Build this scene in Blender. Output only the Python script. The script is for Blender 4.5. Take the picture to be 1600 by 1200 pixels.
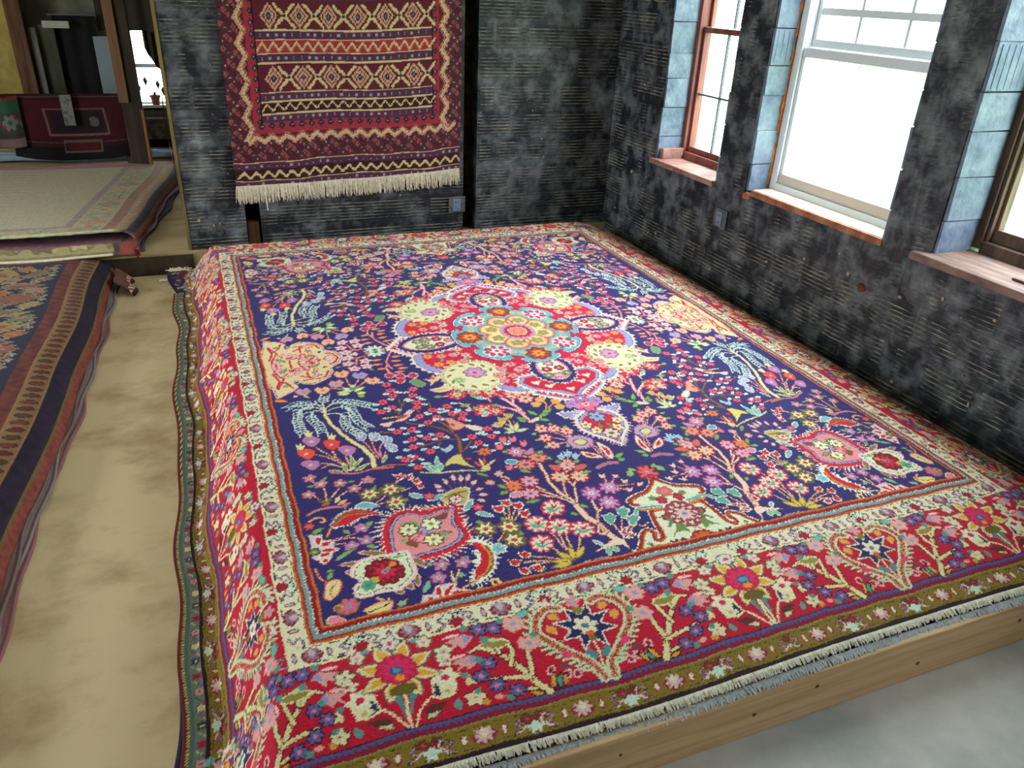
import bpy, bmesh, math, random
import numpy as np
from mathutils import Vector, Matrix
random.seed(7); RNG = np.random.default_rng(7)
for _o in list(bpy.data.objects): bpy.data.objects.remove(_o)
scene = bpy.context.scene
COL = scene.collection
# ------------------------------------------------------------------ camera
FPX = 1199.147; YAW, PITCH, ROLL = .393443, .476009, -.0455422
CAM = np.array([-.143478, -1.545788, 1.5])
def cam_axes():
    cy, sy, cp, sp = math.cos(YAW), math.sin(YAW), math.cos(PITCH), math.sin(PITCH)
    f = np.array([sy*cp, cy*cp, -sp]); r0 = np.array([cy, -sy, 0.]); d0 = np.cross(f, r0)
    r = math.cos(ROLL)*r0 + math.sin(ROLL)*d0; d = -math.sin(ROLL)*r0 + math.cos(ROLL)*d0
    return f, r, d
CF, CR, CD = cam_axes()
cam = bpy.data.cameras.new('camera'); cam.sensor_width = 36; cam.lens = 36*FPX/1600; cam.clip_end = 300
camo = bpy.data.objects.new('camera', cam); COL.objects.link(camo)
camo.matrix_world = Matrix(((CR[0], -CD[0], -CF[0], CAM[0]), (CR[1], -CD[1], -CF[1], CAM[1]), (CR[2], -CD[2], -CF[2], CAM[2]), (0, 0, 0, 1)))
scene.camera = camo
# ------------------------------------------------------------------ world, light, exposure
SKY = 15.0      # luminance at the horizon; an overcast sky is about three times brighter overhead
w = bpy.data.worlds.new('overcast_sky'); scene.world = w; w.use_nodes = True
wn = w.node_tree.nodes; wn['Background'].inputs[0].default_value = (.90, .97, 1.0, 1); wk = w.node_tree.links
_tc = wn.new('ShaderNodeTexCoord'); _sx = wn.new('ShaderNodeSeparateXYZ'); _mr = wn.new('ShaderNodeMapRange'); _mr.inputs[1].default_value = 0; _mr.inputs[2].default_value = 1; _mr.inputs[3].default_value = SKY; _mr.inputs[4].default_value = SKY*3.2
wk.new(_tc.outputs['Generated'], _sx.inputs[0]); wk.new(_sx.outputs['Z'], _mr.inputs[0]); wk.new(_mr.outputs[0], wn['Background'].inputs[1])
vs = scene.view_settings; vs.view_transform = 'Standard'; vs.look = 'None'; vs.exposure = -.88; vs.gamma = 1; vs.use_curve_mapping = False
def portal(loc, target, sx, sy):
    l = bpy.data.lights.new('opening_portal', 'AREA'); l.shape = 'RECTANGLE'; l.size = sx; l.size_y = sy; l.cycles.is_portal = True
    o = bpy.data.objects.new('opening_portal', l); COL.objects.link(o); o.location = loc
    o.rotation_euler = (Vector(target)-Vector(loc)).to_track_quat('-Z', 'Y').to_euler()
# rooms' key planes (metres; z = 0 is the top of the big rug)
XR, YB = 2.78, 3.77          # right wall, back wall
ZF, ZU, ZC = -.255, -.12, 2.70  # floor, raised floor of the next room, ceiling
portal((3.10, 2.73, 1.5), (0, 2.73, 1.5), .75, 2.1)
portal((3.10, 1.58, 1.5), (0, 1.58, 1.5), 1.05, 2.1)
portal((3.12, .42, 1.5), (0, .42, 1.5), .78, 2.1)

# ------------------------------------------------------------------ helpers
def lin(c):
    c = np.asarray(c, float)/255.
    return np.where(c <= .04045, c/12.92, ((c+.055)/1.055)**2.4)
def L4(c): return (*[float(x) for x in lin(c)], 1.0)
def tag(o, label=None, cat=None, group=None, kind=None):
    if label: o['label'] = label
    if cat: o['category'] = cat
    if group: o['group'] = group
    if kind: o['kind'] = kind
    return o
def link(name, me, mat=None, parent=None):
    o = bpy.data.objects.new(name, me); COL.objects.link(o)
    if mat is not None and me is not None:
        for m in (mat if isinstance(mat, (list, tuple)) else [mat]): me.materials.append(m)
    if parent is not None: o.parent = parent
    return o
def empty(name, loc=(0, 0, 0)):
    o = bpy.data.objects.new(name, None); COL.objects.link(o); o.location = loc; o.empty_display_size = .05
    return o
class MB:
    def __init__(s): s.v = []; s.f = []; s.m = []
    def add(s, v, f, mi=0):
        b = len(s.v); s.v += [tuple(p) for p in v]; s.f += [tuple(b+i for i in q) for q in f]; s.m += [mi]*len(f)
    def box(s, lo, hi, mi=0, jit=0.):
        x0, y0, z0 = lo; x1, y1, z1 = hi
        v = [(x0, y0, z0), (x1, y0, z0), (x1, y1, z0), (x0, y1, z0), (x0, y0, z1), (x1, y0, z1), (x1, y1, z1), (x0, y1, z1)]
        if jit: v = [tuple(c+random.uniform(-jit, jit) for c in p) for p in v]
        s.add(v, [(0, 3, 2, 1), (4, 5, 6, 7), (0, 1, 5, 4), (1, 2, 6, 5), (2, 3, 7, 6), (3, 0, 4, 7)], mi)
    def tube(s, pts, rad, n=6, mi=0):
        pts = [Vector(p) for p in pts]; rads = rad if isinstance(rad, (list, tuple)) else [rad]*len(pts)
        rings = []
        for i, p in enumerate(pts):
            t = (pts[min(i+1, len(pts)-1)]-pts[max(i-1, 0)]).normalized()
            a = t.cross(Vector((0, 0, 1)) if abs(t.z) < .9 else Vector((1, 0, 0))).normalized(); b = t.cross(a)
            rings.append([p+(a*math.cos(2*math.pi*k/n)+b*math.sin(2*math.pi*k/n))*rads[i] for k in range(n)])
        v = [q for r in rings for q in r]; f = []
        for i in range(len(pts)-1):
            for k in range(n):
                f.append((i*n+k, i*n+(k+1) % n, (i+1)*n+(k+1) % n, (i+1)*n+k))
        f.append(tuple(range(n))[::-1]); f.append(tuple((len(pts)-1)*n+k for k in range(n)))
        s.add(v, f, mi)
    def mesh(s, name):
        me = bpy.data.meshes.new(name); me.from_pydata(s.v, [], s.f); me.update()
        if any(s.m): me.polygons.foreach_set('material_index', s.m)
        return me
    def build(s, name, mat, parent=None, bevel=0., smooth=False):
        me = s.mesh(name); o = link(name, me, mat, parent)
        if smooth: me.polygons.foreach_set('use_smooth', [True]*len(me.polygons))
        if bevel:
            b = o.modifiers.new('bevel', 'BEVEL'); b.width = bevel; b.segments = 2; b.limit_method = 'ANGLE'
        return o
# ---- materials
def mat(name, base, rough=.7, spec=.3, var=.0, vscale=8., col2=None, bump=0., bscale=40., metal=0., stretch=(1, 1, 1), detail=6., mixlo=.4, mixhi=.6, sheen=0., world=False):
    m = bpy.data.materials.new(name); m.use_nodes = True; nt = m.node_tree; N = nt.nodes; K = nt.links; b = N['Principled BSDF']
    b.inputs['Roughness'].default_value = rough; b.inputs['Metallic'].default_value = metal; b.inputs['Specular IOR Level'].default_value = spec
    if sheen: b.inputs['Sheen Weight'].default_value = sheen
    tc = N.new('ShaderNodeTexCoord'); mp = N.new('ShaderNodeMapping'); mp.inputs['Scale'].default_value = stretch
    ge = N.new('ShaderNodeNewGeometry'); K.new(ge.outputs['Position'] if world else tc.outputs['Object'], mp.inputs[0])
    b.inputs['Base Color'].default_value = L4(base)
    if col2 is not None:
        no = N.new('ShaderNodeTexNoise'); no.inputs['Scale'].default_value = vscale; no.inputs['Detail'].default_value = detail; no.inputs['Roughness'].default_value = .62
        K.new(mp.outputs[0], no.inputs['Vector'])
        r = N.new('ShaderNodeValToRGB'); r.color_ramp.elements[0].position = mixlo; r.color_ramp.elements[1].position = mixhi
        r.color_ramp.elements[0].color = L4(base); r.color_ramp.elements[1].color = L4(col2)
        K.new(no.outputs[0], r.inputs[0]); K.new(r.outputs[0], b.inputs['Base Color'])
    if bump:
        n2 = N.new('ShaderNodeTexNoise'); n2.inputs['Scale'].default_value = bscale; n2.inputs['Detail'].default_value = 5
        K.new(mp.outputs[0], n2.inputs['Vector'])
        bp = N.new('ShaderNodeBump'); bp.inputs['Strength'].default_value = bump; bp.inputs['Distance'].default_value = .01
        K.new(n2.outputs[0], bp.inputs['Height']); K.new(bp.outputs[0], b.inputs['Normal'])
    return m
def mat_knots(name, bump=.35, scale=420., rough=.8, sheen=.25):
    """wool pile: the colour of each knot is stored on the rug, the nodes add fibre grain"""
    m = bpy.data.materials.new(name); m.use_nodes = True; nt = m.node_tree; N = nt.nodes; K = nt.links; b = N['Principled BSDF']
    b.inputs['Roughness'].default_value = rough; b.inputs['Specular IOR Level'].default_value = .18
    b.inputs['Sheen Weight'].default_value = sheen; b.inputs['Sheen Roughness'].default_value = .45
    a = N.new('ShaderNodeVertexColor'); a.layer_name = 'knot'
    tc = N.new('ShaderNodeTexCoord'); no = N.new('ShaderNodeTexNoise'); no.inputs['Scale'].default_value = scale; no.inputs['Detail'].default_value = 2
    K.new(tc.outputs['Object'], no.inputs['Vector'])
    hs = N.new('ShaderNodeHueSaturation'); mr = N.new('ShaderNodeMapRange'); mr.inputs[1].default_value = .3; mr.inputs[2].default_value = .7; mr.inputs[3].default_value = .78; mr.inputs[4].default_value = 1.2
    K.new(no.outputs[0], mr.inputs[0]); K.new(mr.outputs[0], hs.inputs['Value']); K.new(a.outputs[0], hs.inputs['Color']); K.new(hs.outputs[0], b.inputs['Base Color'])
    bp = N.new('ShaderNodeBump'); bp.inputs['Strength'].default_value = bump; bp.inputs['Distance'].default_value = .003
    K.new(no.outputs[0], bp.inputs['Height']); K.new(bp.outputs[0], b.inputs['Normal'])
    return m
M_WOOL = mat_knots('wool_pile', sheen=.06)
M_WOOL2 = mat_knots('flat_woven_wool', bump=.5, scale=300., sheen=.1)
M_FRINGE = mat('cotton_fringe', (240, 236, 226), .95, .1, col2=(218, 212, 200), vscale=60., mixlo=.35, mixhi=.65)
M_FRINGE2 = mat('cotton_fringe_cream', (244, 234, 216), .95, .1, col2=(222, 206, 182), vscale=50., mixlo=.35, mixhi=.65)
def grid_mesh(name, us, vs, fn, col, zones=None, skirt=.012):
    """zones: list of (us, vs) grids joined in one mesh; fn(u, v) -> xyz arrays; col(u, v) -> linear rgb"""
    zones = zones or [(us, vs)]
    V, F, C, base = [], [], [], 0
    for (uu, vv) in zones:
        U, Vv = np.meshgrid(uu, vv)
        P = np.stack(fn(U, Vv), -1).reshape(-1, 3); c = col(U, Vv).reshape(-1, 3)
        nr, nc = U.shape
        i = np.arange(nr*nc).reshape(nr, nc)
        q = np.stack([i[:-1, :-1], i[:-1, 1:], i[1:, 1:], i[1:, :-1]], -1).reshape(-1, 4)
        V.append(P); C.append(c); F.append(q+base)
        edge = np.concatenate([i[0, :], i[1:, -1], i[-1, -2::-1], i[-2:0:-1, 0]])
        sk = P[edge].copy(); sk[:, 2] -= skirt
        k = np.arange(len(edge)); kn = (k+1) % len(edge); b2 = base+nr*nc
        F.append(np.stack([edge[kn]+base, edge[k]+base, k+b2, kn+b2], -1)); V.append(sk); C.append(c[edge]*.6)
        base += nr*nc+len(edge)
    V = np.concatenate(V); F = np.concatenate(F); C = np.concatenate(C)
    me = bpy.data.meshes.new(name)
    me.vertices.add(len(V)); me.vertices.foreach_set('co', V.astype(np.float32).ravel())
    me.loops.add(F.size); me.loops.foreach_set('vertex_index', F.astype(np.int32).ravel())
    me.polygons.add(len(F)); me.polygons.foreach_set('loop_start', np.arange(0, F.size, 4, dtype=np.int32))
    me.polygons.foreach_set('use_smooth', np.ones(len(F), bool))
    me.update(calc_edges=True)
    at = me.color_attributes.new('knot', 'FLOAT_COLOR', 'POINT')
    at.data.foreach_set('color', np.concatenate([C, np.ones((len(C), 1))], 1).astype(np.float32).ravel())
    return me
def stepped(*seg):
    out = []
    for a, b, s in seg: out.append(np.arange(a, b-s*.3, s))
    return np.concatenate(out+[[seg[-1][1]]])
def smooth(x, a, b):
    t = np.clip((x-a)/(b-a), 0, 1); return t*t*(3-2*t)
def wav(x, y, k, seed=0):
    return np.sin(x*k*1.1+seed)*np.cos(y*k*.9+seed*1.7)*.6+np.sin(x*k*.47+y*k*.53+seed*.3)*.4
# ------------------------------------------------------------------ drawing knots on a canvas (design space, metres)
NAVY=(46,38,104); RED=(186,16,48); MAROON=(112,22,48); RUST=(148,40,26); ORNG=(206,104,42); CREAM=(226,214,172); WHITE=(232,226,212)
PINK=(232,124,138); ROSE=(222,62,98); MAUVE=(182,122,172); LILAC=(160,156,204); TEAL=(92,150,158); LTBLUE=(142,186,200); GREEN=(124,156,78)
OLIVE=(126,104,34); GOLD=(222,158,52); PEACH=(242,178,138); BROWN=(120,84,44); BLACK=(24,20,30); DKGREEN=(66,84,50); PALE=(200,214,196); PURPLE=(98,74,130); MINT=(104,166,140)
class Canvas:
    def __init__(s, x0, y0, x1, y1, cell, bg):
        s.x0, s.y0, s.cell = x0, y0, cell; s.W = int(round((x1-x0)/cell)); s.H = int(round((y1-y0)/cell))
        s.a = np.empty((s.H, s.W, 3), np.float32); s.a[:] = bg
        s.xs = x0+(np.arange(s.W)+.5)*cell; s.ys = y0+(np.arange(s.H)+.5)*cell
    def win(s, xmin, xmax, ymin, ymax):
        i0 = max(0, int((xmin-s.x0)/s.cell)-1); i1 = min(s.W, int((xmax-s.x0)/s.cell)+2)
        j0 = max(0, int((ymin-s.y0)/s.cell)-1); j1 = min(s.H, int((ymax-s.y0)/s.cell)+2)
        if i1 <= i0 or j1 <= j0: return None
        return i0, i1, j0, j1, s.xs[None, i0:i1], s.ys[j0:j1, None]
    def rect(s, x0, y0, x1, y1, c):
        w = s.win(x0, x1, y0, y1)
        if w is None: return
        i0, i1, j0, j1, X, Y = w; m = (X >= x0) & (X < x1) & (Y >= y0) & (Y < y1); s.a[j0:j1, i0:i1][m] = c
    def poly(s, p, c):
        p = np.asarray(p, float); w = s.win(p[:, 0].min(), p[:, 0].max(), p[:, 1].min(), p[:, 1].max())
        if w is None: return
        i0, i1, j0, j1, X, Y = w; m = np.zeros((j1-j0, i1-i0), bool); q = np.roll(p, -1, 0)
        for (ax, ay), (bx, by) in zip(p, q):
            if ay == by: continue
            m ^= ((ay > Y) != (by > Y)) & (X < (bx-ax)*(Y-ay)/(by-ay)+ax)
        s.a[j0:j1, i0:i1][m] = c
    def line(s, p, wd, c, w2=None):
        p = np.asarray(p, float); n = len(p); w2 = wd if w2 is None else w2
        for i in range(n-1):
            (ax, ay), (bx, by) = p[i], p[i+1]; wa = wd+(w2-wd)*i/max(1, n-1); r = max(wa/2, s.cell*.62)
            w = s.win(min(ax, bx)-r, max(ax, bx)+r, min(ay, by)-r, max(ay, by)+r)
            if w is None: continue
            i0, i1, j0, j1, X, Y = w; dx, dy = bx-ax, by-ay; l2 = dx*dx+dy*dy+1e-12
            t = np.clip(((X-ax)*dx+(Y-ay)*dy)/l2, 0, 1); m = (X-ax-t*dx)**2+(Y-ay-t*dy)**2 <= r*r
            s.a[j0:j1, i0:i1][m] = c
    def ell(s, cx, cy, rx, ry, ang, c):
        r = max(rx, ry); w = s.win(cx-r, cx+r, cy-r, cy+r)
        if w is None: return
        i0, i1, j0, j1, X, Y = w; ca, sa = math.cos(ang), math.sin(ang); rx = max(rx, s.cell*.6); ry = max(ry, s.cell*.6)
        m = (((X-cx)*ca+(Y-cy)*sa)/rx)**2+((-(X-cx)*sa+(Y-cy)*ca)/ry)**2 <= 1; s.a[j0:j1, i0:i1][m] = c
    def dot(s, cx, cy, r, c): s.ell(cx, cy, r, r, 0, c)
    # ---- motifs
    def flower(s, cx, cy, r, n=6, c=PINK, cc=CREAM, oc=MAROON, rot=0., star=False):
        if oc is not None: 
            for k in range(n):
                a = rot+2*math.pi*k/n; s.ell(cx+.58*r*math.cos(a), cy+.58*r*math.sin(a), r*.52+.003, r*.36+.003, a, oc)
        for k in range(n):
            a = rot+2*math.pi*k/n
            if star: s.poly([(cx+r*math.cos(a), cy+r*math.sin(a)), (cx+.42*r*math.cos(a+.62), cy+.42*r*math.sin(a+.62)), (cx, cy), (cx+.42*r*math.cos(a-.62), cy+.42*r*math.sin(a-.62))], c)
            else: s.ell(cx+.58*r*math.cos(a), cy+.58*r*math.sin(a), r*.46, r*min(.9*math.pi/n*.62, .4), a, c)
        s.dot(cx, cy, r*.3, cc)
        if r > .022 and oc is not None: s.dot(cx, cy, r*.12, oc)
    def leaf(s, cx, cy, l, wd, ang, c, oc=None, vein=None):
        t = np.linspace(0, 1, 9); h = np.sin(np.pi*t**.8)*wd/2; x = (t-.5)*l; ca, sa = math.cos(ang), math.sin(ang)
        def mk(k, e): 
            xx = np.concatenate([x*k, (x*k)[::-1]]); yy = np.concatenate([h+e, -(h+e)[::-1]]); return np.stack([cx+xx*ca-yy*sa, cy+xx*sa+yy*ca], -1)
        if oc is not None: s.poly(mk(1+.007/max(l, .01), .0032), oc)
        s.poly(mk(1, 0), c)
        if vein is not None: s.line([(cx-l*.35*ca, cy-l*.35*sa), (cx+l*.35*ca, cy+l*.35*sa)], .002, vein)
    def flame(s, p, amp, step, c, closed=True, inner=None):
        """toothed edge along a closed outline"""
        p = np.asarray(p, float); ctr = p.mean(0); q = np.roll(p, -1, 0) if closed else p[1:]
        for a, b in zip(p if closed else p[:-1], q):
            d = b-a; l = np.hypot(*d)
            if l < 1e-6: continue
            nrm = np.array([d[1], -d[0]])/l
            if np.dot(nrm, (a+b)/2-ctr) < 0: nrm = -nrm
            k = max(1, int(l/step))
            for i in range(k):
                m0 = a+d*i/k; m1 = a+d*(i+1)/k; tip = (m0+m1)/2+nrm*amp*(.75+.5*random.random())+d/l*amp*.35
                s.poly([m0-nrm*.003, tip, m1-nrm*.003], c)
def curve(p, n=6):
    p = np.asarray(p, float); 
    if len(p) < 3: return p
    e = np.vstack([2*p[0]-p[1], p, 2*p[-1]-p[-2]]); out = []
    for i in range(1, len(e)-2):
        for t in np.linspace(0, 1, n, endpoint=False):
            a, b, c, d = e[i-1], e[i], e[i+1], e[i+2]
            out.append(.5*((2*b)+(-a+c)*t+(2*a-5*b+4*c-d)*t*t+(-a+3*b-3*c+d)*t**3))
    out.append(p[-1]); return np.array(out)
def ring(p, n=5):
    p = np.asarray(p, float); k = len(p); out = []
    for i in range(k):
        a, b, c, d = p[i-1], p[i], p[(i+1) % k], p[(i+2) % k]
        for t in np.linspace(0, 1, n, endpoint=False): out.append(.5*((2*b)+(-a+c)*t+(2*a-5*b+4*c-d)*t*t+(-a+3*b-3*c+d)*t**3))
    return np.array(out)
def grow(p, e):
    p = np.asarray(p, float); c = p.mean(0); d = p-c; l = np.maximum(np.hypot(d[:, 0], d[:, 1]), 1e-6)[:, None]; return c+d*(1+e/l)
# ------------------------------------------------------------------ the big rug: shape
FW, FL = 2.258, 3.15          # the field
CXD, CYD = 1.17, 1.575        # design centre
def mound(x, y): return .042*np.sin(np.pi*np.clip((x+.1)/2.46, 0, 1))*np.sin(np.pi*np.clip((y+.1)/3.4, 0, 1))
def photo(px, py):
    """a point of the photograph, laid on the rug's top surface"""
    d = CF+CR*(px-800)/FPX+CD*(py-600)/FPX; z = 0.
    for _ in range(6):
        t = (z-CAM[2])/d[2]; x, y = CAM[0]+t*d[0], CAM[1]+t*d[1]; z = float(mound(x, y))
    return x, y
def prof(knots, lo, hi, n=2000):
    """slope angle along the rug -> horizontal and vertical position"""
    s = np.linspace(lo, hi, n); th = np.interp(s, [k[0] for k in knots], [math.radians(k[1]) for k in knots]); sc = np.interp(s, [k[0] for k in knots], [k[2] for k in knots])
    ds = s[1]-s[0]; h = np.concatenate([[0], np.cumsum(np.cos((th[1:]+th[:-1])/2)*(sc[1:]+sc[:-1])/2*ds)]); z = np.concatenate([[0], np.cumsum(np.sin((th[1:]+th[:-1])/2)*(sc[1:]+sc[:-1])/2*ds)])
    i = np.argmin(abs(s-1.0)); h += 1.0-h[i]; z -= z[i]; return s, h, z
UL, UR, VN, VF = -.535, FW+.535, -.535, FL+.53
PX = prof([(-.6, 30, .86), (-.46, 50, .86), (-.30, 62, .86), (-.21, 56, .86), (-.115, 0, .86), (-.004, 0, .86), (0, 0, 1), (2.257, 0, 1), (2.262, 0, .8), (2.376, -4, .8), (2.382, -8, 1.1), (2.48, -17, 1.1), (2.655, -20, 1.1), (2.665, -36, .8), (2.9, -58, .8)], -.6, 2.9)
PY = prof([(-.6, 8, .80), (-.45, 14, .80), (-.25, 11, .80), (-.12, 0, 1), (3.38, 0, 1), (3.50, -28, 1), (3.62, -42, 1), (3.8, -30, 1)], -.6, 3.8)
ZMIN = ZF+.012
def rug_surface(U, V, off=0., wr=1.):
    x = np.interp(U, PX[0], PX[1]); zx = np.interp(U, PX[0], PX[2]); y = np.interp(V, PY[0], PY[1]); zy = np.interp(V, PY[0], PY[2])
    z = -np.sqrt(zx**2+zy**2)+mound(x, y)
    fl = smooth(-U, .12, .4); fr = smooth(-V, .1, .5)
    x = x+wr*fl*(.010*np.sin(y*5.1+.6)+.006*np.sin(y*11.3+2))
    z = z+wr*(.004*wav(x, y, 4.2, 1.)+fl*.007*np.sin(y*7.7)+fr*.005*np.sin(x*6.3+1)) 
    y = y+wr*fr*.006*np.sin(x*4.4+.8)
    z = np.maximum(z, ZMIN+.02+.01*np.sin(y*6))
    return x, y, z-off
def design_uv(U, V):
    """rug position -> quarter design position (mirrored both ways)"""
    a = np.where(U > CXD, np.where(U > FW, FW-U, (FW-U)*CXD/(FW-CXD)), U)
    b = np.where(V > CYD, FL-V, V)
    return a, b
Q = Canvas(-.545, -.545, CXD+.01, CYD+.01, .0025, NAVY)
exec_field = []
def T(K, pts): return np.array([photo(K[0]+x/K[2], K[1]+y/K[2]) for x, y in pts])
def R(K, x, y, r):
    a = photo(K[0]+x/K[2], K[1]+y/K[2]); b = photo(K[0]+(x+r)/K[2], K[1]+y/K[2]); return math.hypot(a[0]-b[0], a[1]-b[1])
def fl(K, x, y, r, **kw): c = T(K, [(x, y)])[0]; Q.flower(c[0], c[1], R(K, x, y, r), **kw)
def dt(K, x, y, r, c): p = T(K, [(x, y)])[0]; Q.dot(p[0], p[1], R(K, x, y, r), c)
def ln(K, pts, wd, c, oc=MAROON, w2=None, sm=True):
    p = T(K, pts); p = curve(p) if sm else p; w = R(K, *pts[0], wd); wb = w if w2 is None else R(K, *pts[0], w2)
    if oc is not None: Q.line(p, w+.006, oc, wb+.006)
    Q.line(p, w, c, wb)
def pg(K, pts, c, oc=None, ow=.004, sm=True):
    p = T(K, pts); p = ring(p) if sm else p
    if oc is not None: Q.poly(grow(p, ow), oc)
    Q.poly(p, c); return p
def lf(K, x0, y0, x1, y1, wd, c, oc=None, vein=None):
    a, b = T(K, [(x0, y0), (x1, y1)]); d = b-a; Q.leaf((a[0]+b[0])/2, (a[1]+b[1])/2, math.hypot(*d), R(K, x0, y0, wd), math.atan2(d[1], d[0]), c, oc, vein)
K1, K2, K3, K4 = (440, 740, 6), (590, 760, 6), (440, 590, 8), (590, 590, 8)
K5, K6, K7, K8 = (740, 660, 8), (740, 760, 6.154), (900, 720, 5.333), (400, 480, 6.667)
M1, M2 = (580, 480, 6.667), (780, 540, 6.667)
def draw_field():
    # --- weeping tree by the left edge
    ln(K3, [(1165, 1120), (1130, 1010), (1060, 920), (950, 830), (800, 745), (690, 655), (615, 570), (555, 480), (525, 400)], 62, (224, 214, 158), MAROON, 40)
    FR = [[(530, 420), (440, 385), (300, 385), (215, 430), (205, 520), (225, 610), (262, 700)], [(530, 440), (430, 425), (372, 455), (400, 540), (465, 600), (500, 690)],
          [(575, 465), (660, 450), (755, 460), (790, 520), (815, 610), (940, 690)], [(580, 420), (650, 385), (760, 368), (850, 390), (920, 470), (980, 560), (1070, 620)],
          [(530, 400), (440, 345), (300, 335), (200, 340), (95, 378)], [(525, 400), (515, 330), (545, 240)], [(540, 400), (630, 330), (740, 305), (850, 310), (950, 325), (1100, 350)]]
    for k, f in enumerate(FR):
        p = curve(T(K3, f), 7); Q.line(p, .006, (214, 216, 176), .004)
        d = np.concatenate([[0], np.cumsum(np.hypot(*np.diff(p, axis=0).T))]); n = int(d[-1]/.017)
        for i in range(max(3, n//5), n+1):
            s_ = d[-1]*i/n; x = np.interp(s_, d, p[:, 0]); y = np.interp(s_, d, p[:, 1]); x2 = np.interp(s_-.01, d, p[:, 0]); y2 = np.interp(s_-.01, d, p[:, 1])
            a = math.atan2(y-y2, x-x2)
            for sg in (-1, 1):
                b = a+sg*1.0; Q.line([(x, y), (x+.02*math.cos(b), y+.02*math.sin(b)), (x+.03*math.cos(a+sg*.6), y+.03*math.sin(a+sg*.6))], .005, (196, 214, 210))
    # --- flowers left of the trunk
    for pts in ([(820, 1110), (640, 1000), (440, 880)], [(820, 1100), (700, 1020), (630, 900)], [(800, 1120), (600, 1010), (440, 975)], [(830, 1090), (800, 980)], [(800, 1130), (620, 1090), (460, 1075)], [(800, 1130), (600, 1100), (500, 1140)]):
        ln(K3, pts, 14, (232, 178, 160), MAROON)
    for x, y, c in ((365, 800, MAUVE), (630, 835, (226, 70, 62)), (320, 950, (230, 84, 58)), (820, 905, MAUVE), (360, 1090, MAUVE)):
        pg(K3, [(x-115, y-15), (x-30, y-55), (x+40, y-50), (x+110, y-20), (x+60, y+55), (x-20, y+65)], c, MAROON); dt(K3, x, y+8, 26, (222, 190, 196))
    for x, y in ((330, 712), (620, 742), (230, 872)):
        pg(K3, [(x-62, y-35), (x-20, y-10), (x, y-45), (x+25, y-10), (x+62, y-30), (x+40, y+35), (x-35, y+35)], (232, 214, 150), sm=False)
    for a in ((860, 1160, 990, 1010), (820, 1170, 760, 1080), (930, 1160, 1090, 1070), (760, 1180, 610, 1170), (880, 1140, 870, 980)): lf(K3, *a, 40, GREEN, CREAM)
    ln(K3, [(620, 1190), (900, 1195), (1100, 1150), (1330, 1100), (1590, 1085)], 40, (196, 120, 134), MAROON, 10); ln(K3, [(1150, 1140), (1400, 1120)], 40, (206, 104, 70), None, 10)
    # --- white-blue bells right of the trunk
    for pts in ([(1200, 1020), (1120, 900), (1030, 790)], [(1210, 1000), (1160, 880), (1130, 780)], [(1230, 1000), (1230, 900), (1270, 820)], [(1250, 1030), (1300, 930)]): ln(K3, pts, 16, (226, 150, 156), MAROON)
    for x, y in ((985, 735), (1160, 740), (1310, 780), (1370, 880)):
        pg(K3, [(x-70, y-30), (x-20, y-40), (x+30, y-40), (x+65, y-20), (x+60, y+40), (x-20, y+40)], (150, 158, 196), WHITE, .0035); ln(K3, [(x-30, y-25), (x-10, y+25)], 8, WHITE, None); ln(K3, [(x+25, y-30), (x+15, y+25)], 8, WHITE, None)
    lf(K3, 1190, 1010, 1220, 930, 30, MAUVE); lf(K3, 1270, 1060, 1300, 980, 34, GREEN, PALE)
    # --- flowering tree with brown trunk
    BR = (136, 98, 54)
    ln(K4, [(1040, 1000), (1040, 900), (1000, 760), (950, 680), (880, 600), (750, 540)], 46, BR, MAROON, 22)
    for pts in ([(960, 700), (850, 660), (790, 640)], [(950, 680), (700, 610), (400, 570), (340, 540)], [(990, 780), (850, 770), (640, 830), (520, 860)], [(780, 820), (720, 890)], [(280, 450), (300, 340), (260, 270)], [(300, 350), (370, 260)], [(280, 450), (220, 410)],
                [(1040, 950), (1120, 870), (1160, 790)], [(20, 680), (150, 690), (200, 660)], [(950, 510), (920, 460)], [(1220, 710), (1330, 680)], [(520, 430), (510, 400)], [(680, 370), (640, 310)]): ln(K4, pts, 20, BR, (70, 40, 70))
    pg(K4, [(850, 1110), (900, 1040), (970, 980), (1050, 970), (1090, 1040), (1150, 1100), (1220, 1130), (1060, 1100), (960, 1080)], (216, 196, 112), (110, 80, 50))
    PKF = [(115, 80), (155, 155), (440, 140), (190, 222), (430, 220), (65, 305), (500, 310), (180, 370), (500, 370), (55, 430), (690, 405), (870, 350), (930, 440), (740, 495), (520, 485), (1070, 445), (1050, 500), (630, 560), (250, 675), (430, 645), (440, 765), (620, 755), (780, 720), (440, 865), (660, 920), (460, 990), (1170, 735), (1420, 735), (1260, 815), (1380, 640), (520, 1115), (1570, 775), (1530, 870), (350, 1025)]
    for i, (x, y) in enumerate(PKF):
        for (dx, dy) in (((-85, -30), (70, -40)), ((-60, 45), (80, 30)), ((90, -35), (-80, 35)))[i % 3]:
            lf(K4, x+dx-32, y+dy+(9 if dx < 0 else -9), x+dx+32, y+dy, 30, (150, 196, 190), (222, 232, 226))
        fl(K4, x, y, 60, n=6, c=(236, 88, 120), cc=(90, 40, 30), oc=MAROON, rot=.3*i)
    # birds
    pg(K4, [(20, 590), (120, 565), (240, 530), (330, 450), (380, 415), (445, 408), (400, 470), (330, 530), (200, 560), (130, 620)], (236, 190, 182), MAROON); ln(K4, [(70, 515), (200, 490), (300, 480)], 26, (206, 206, 128)); lf(K4, 230, 500, 370, 470, 50, OLIVE, (216, 60, 90))
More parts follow.
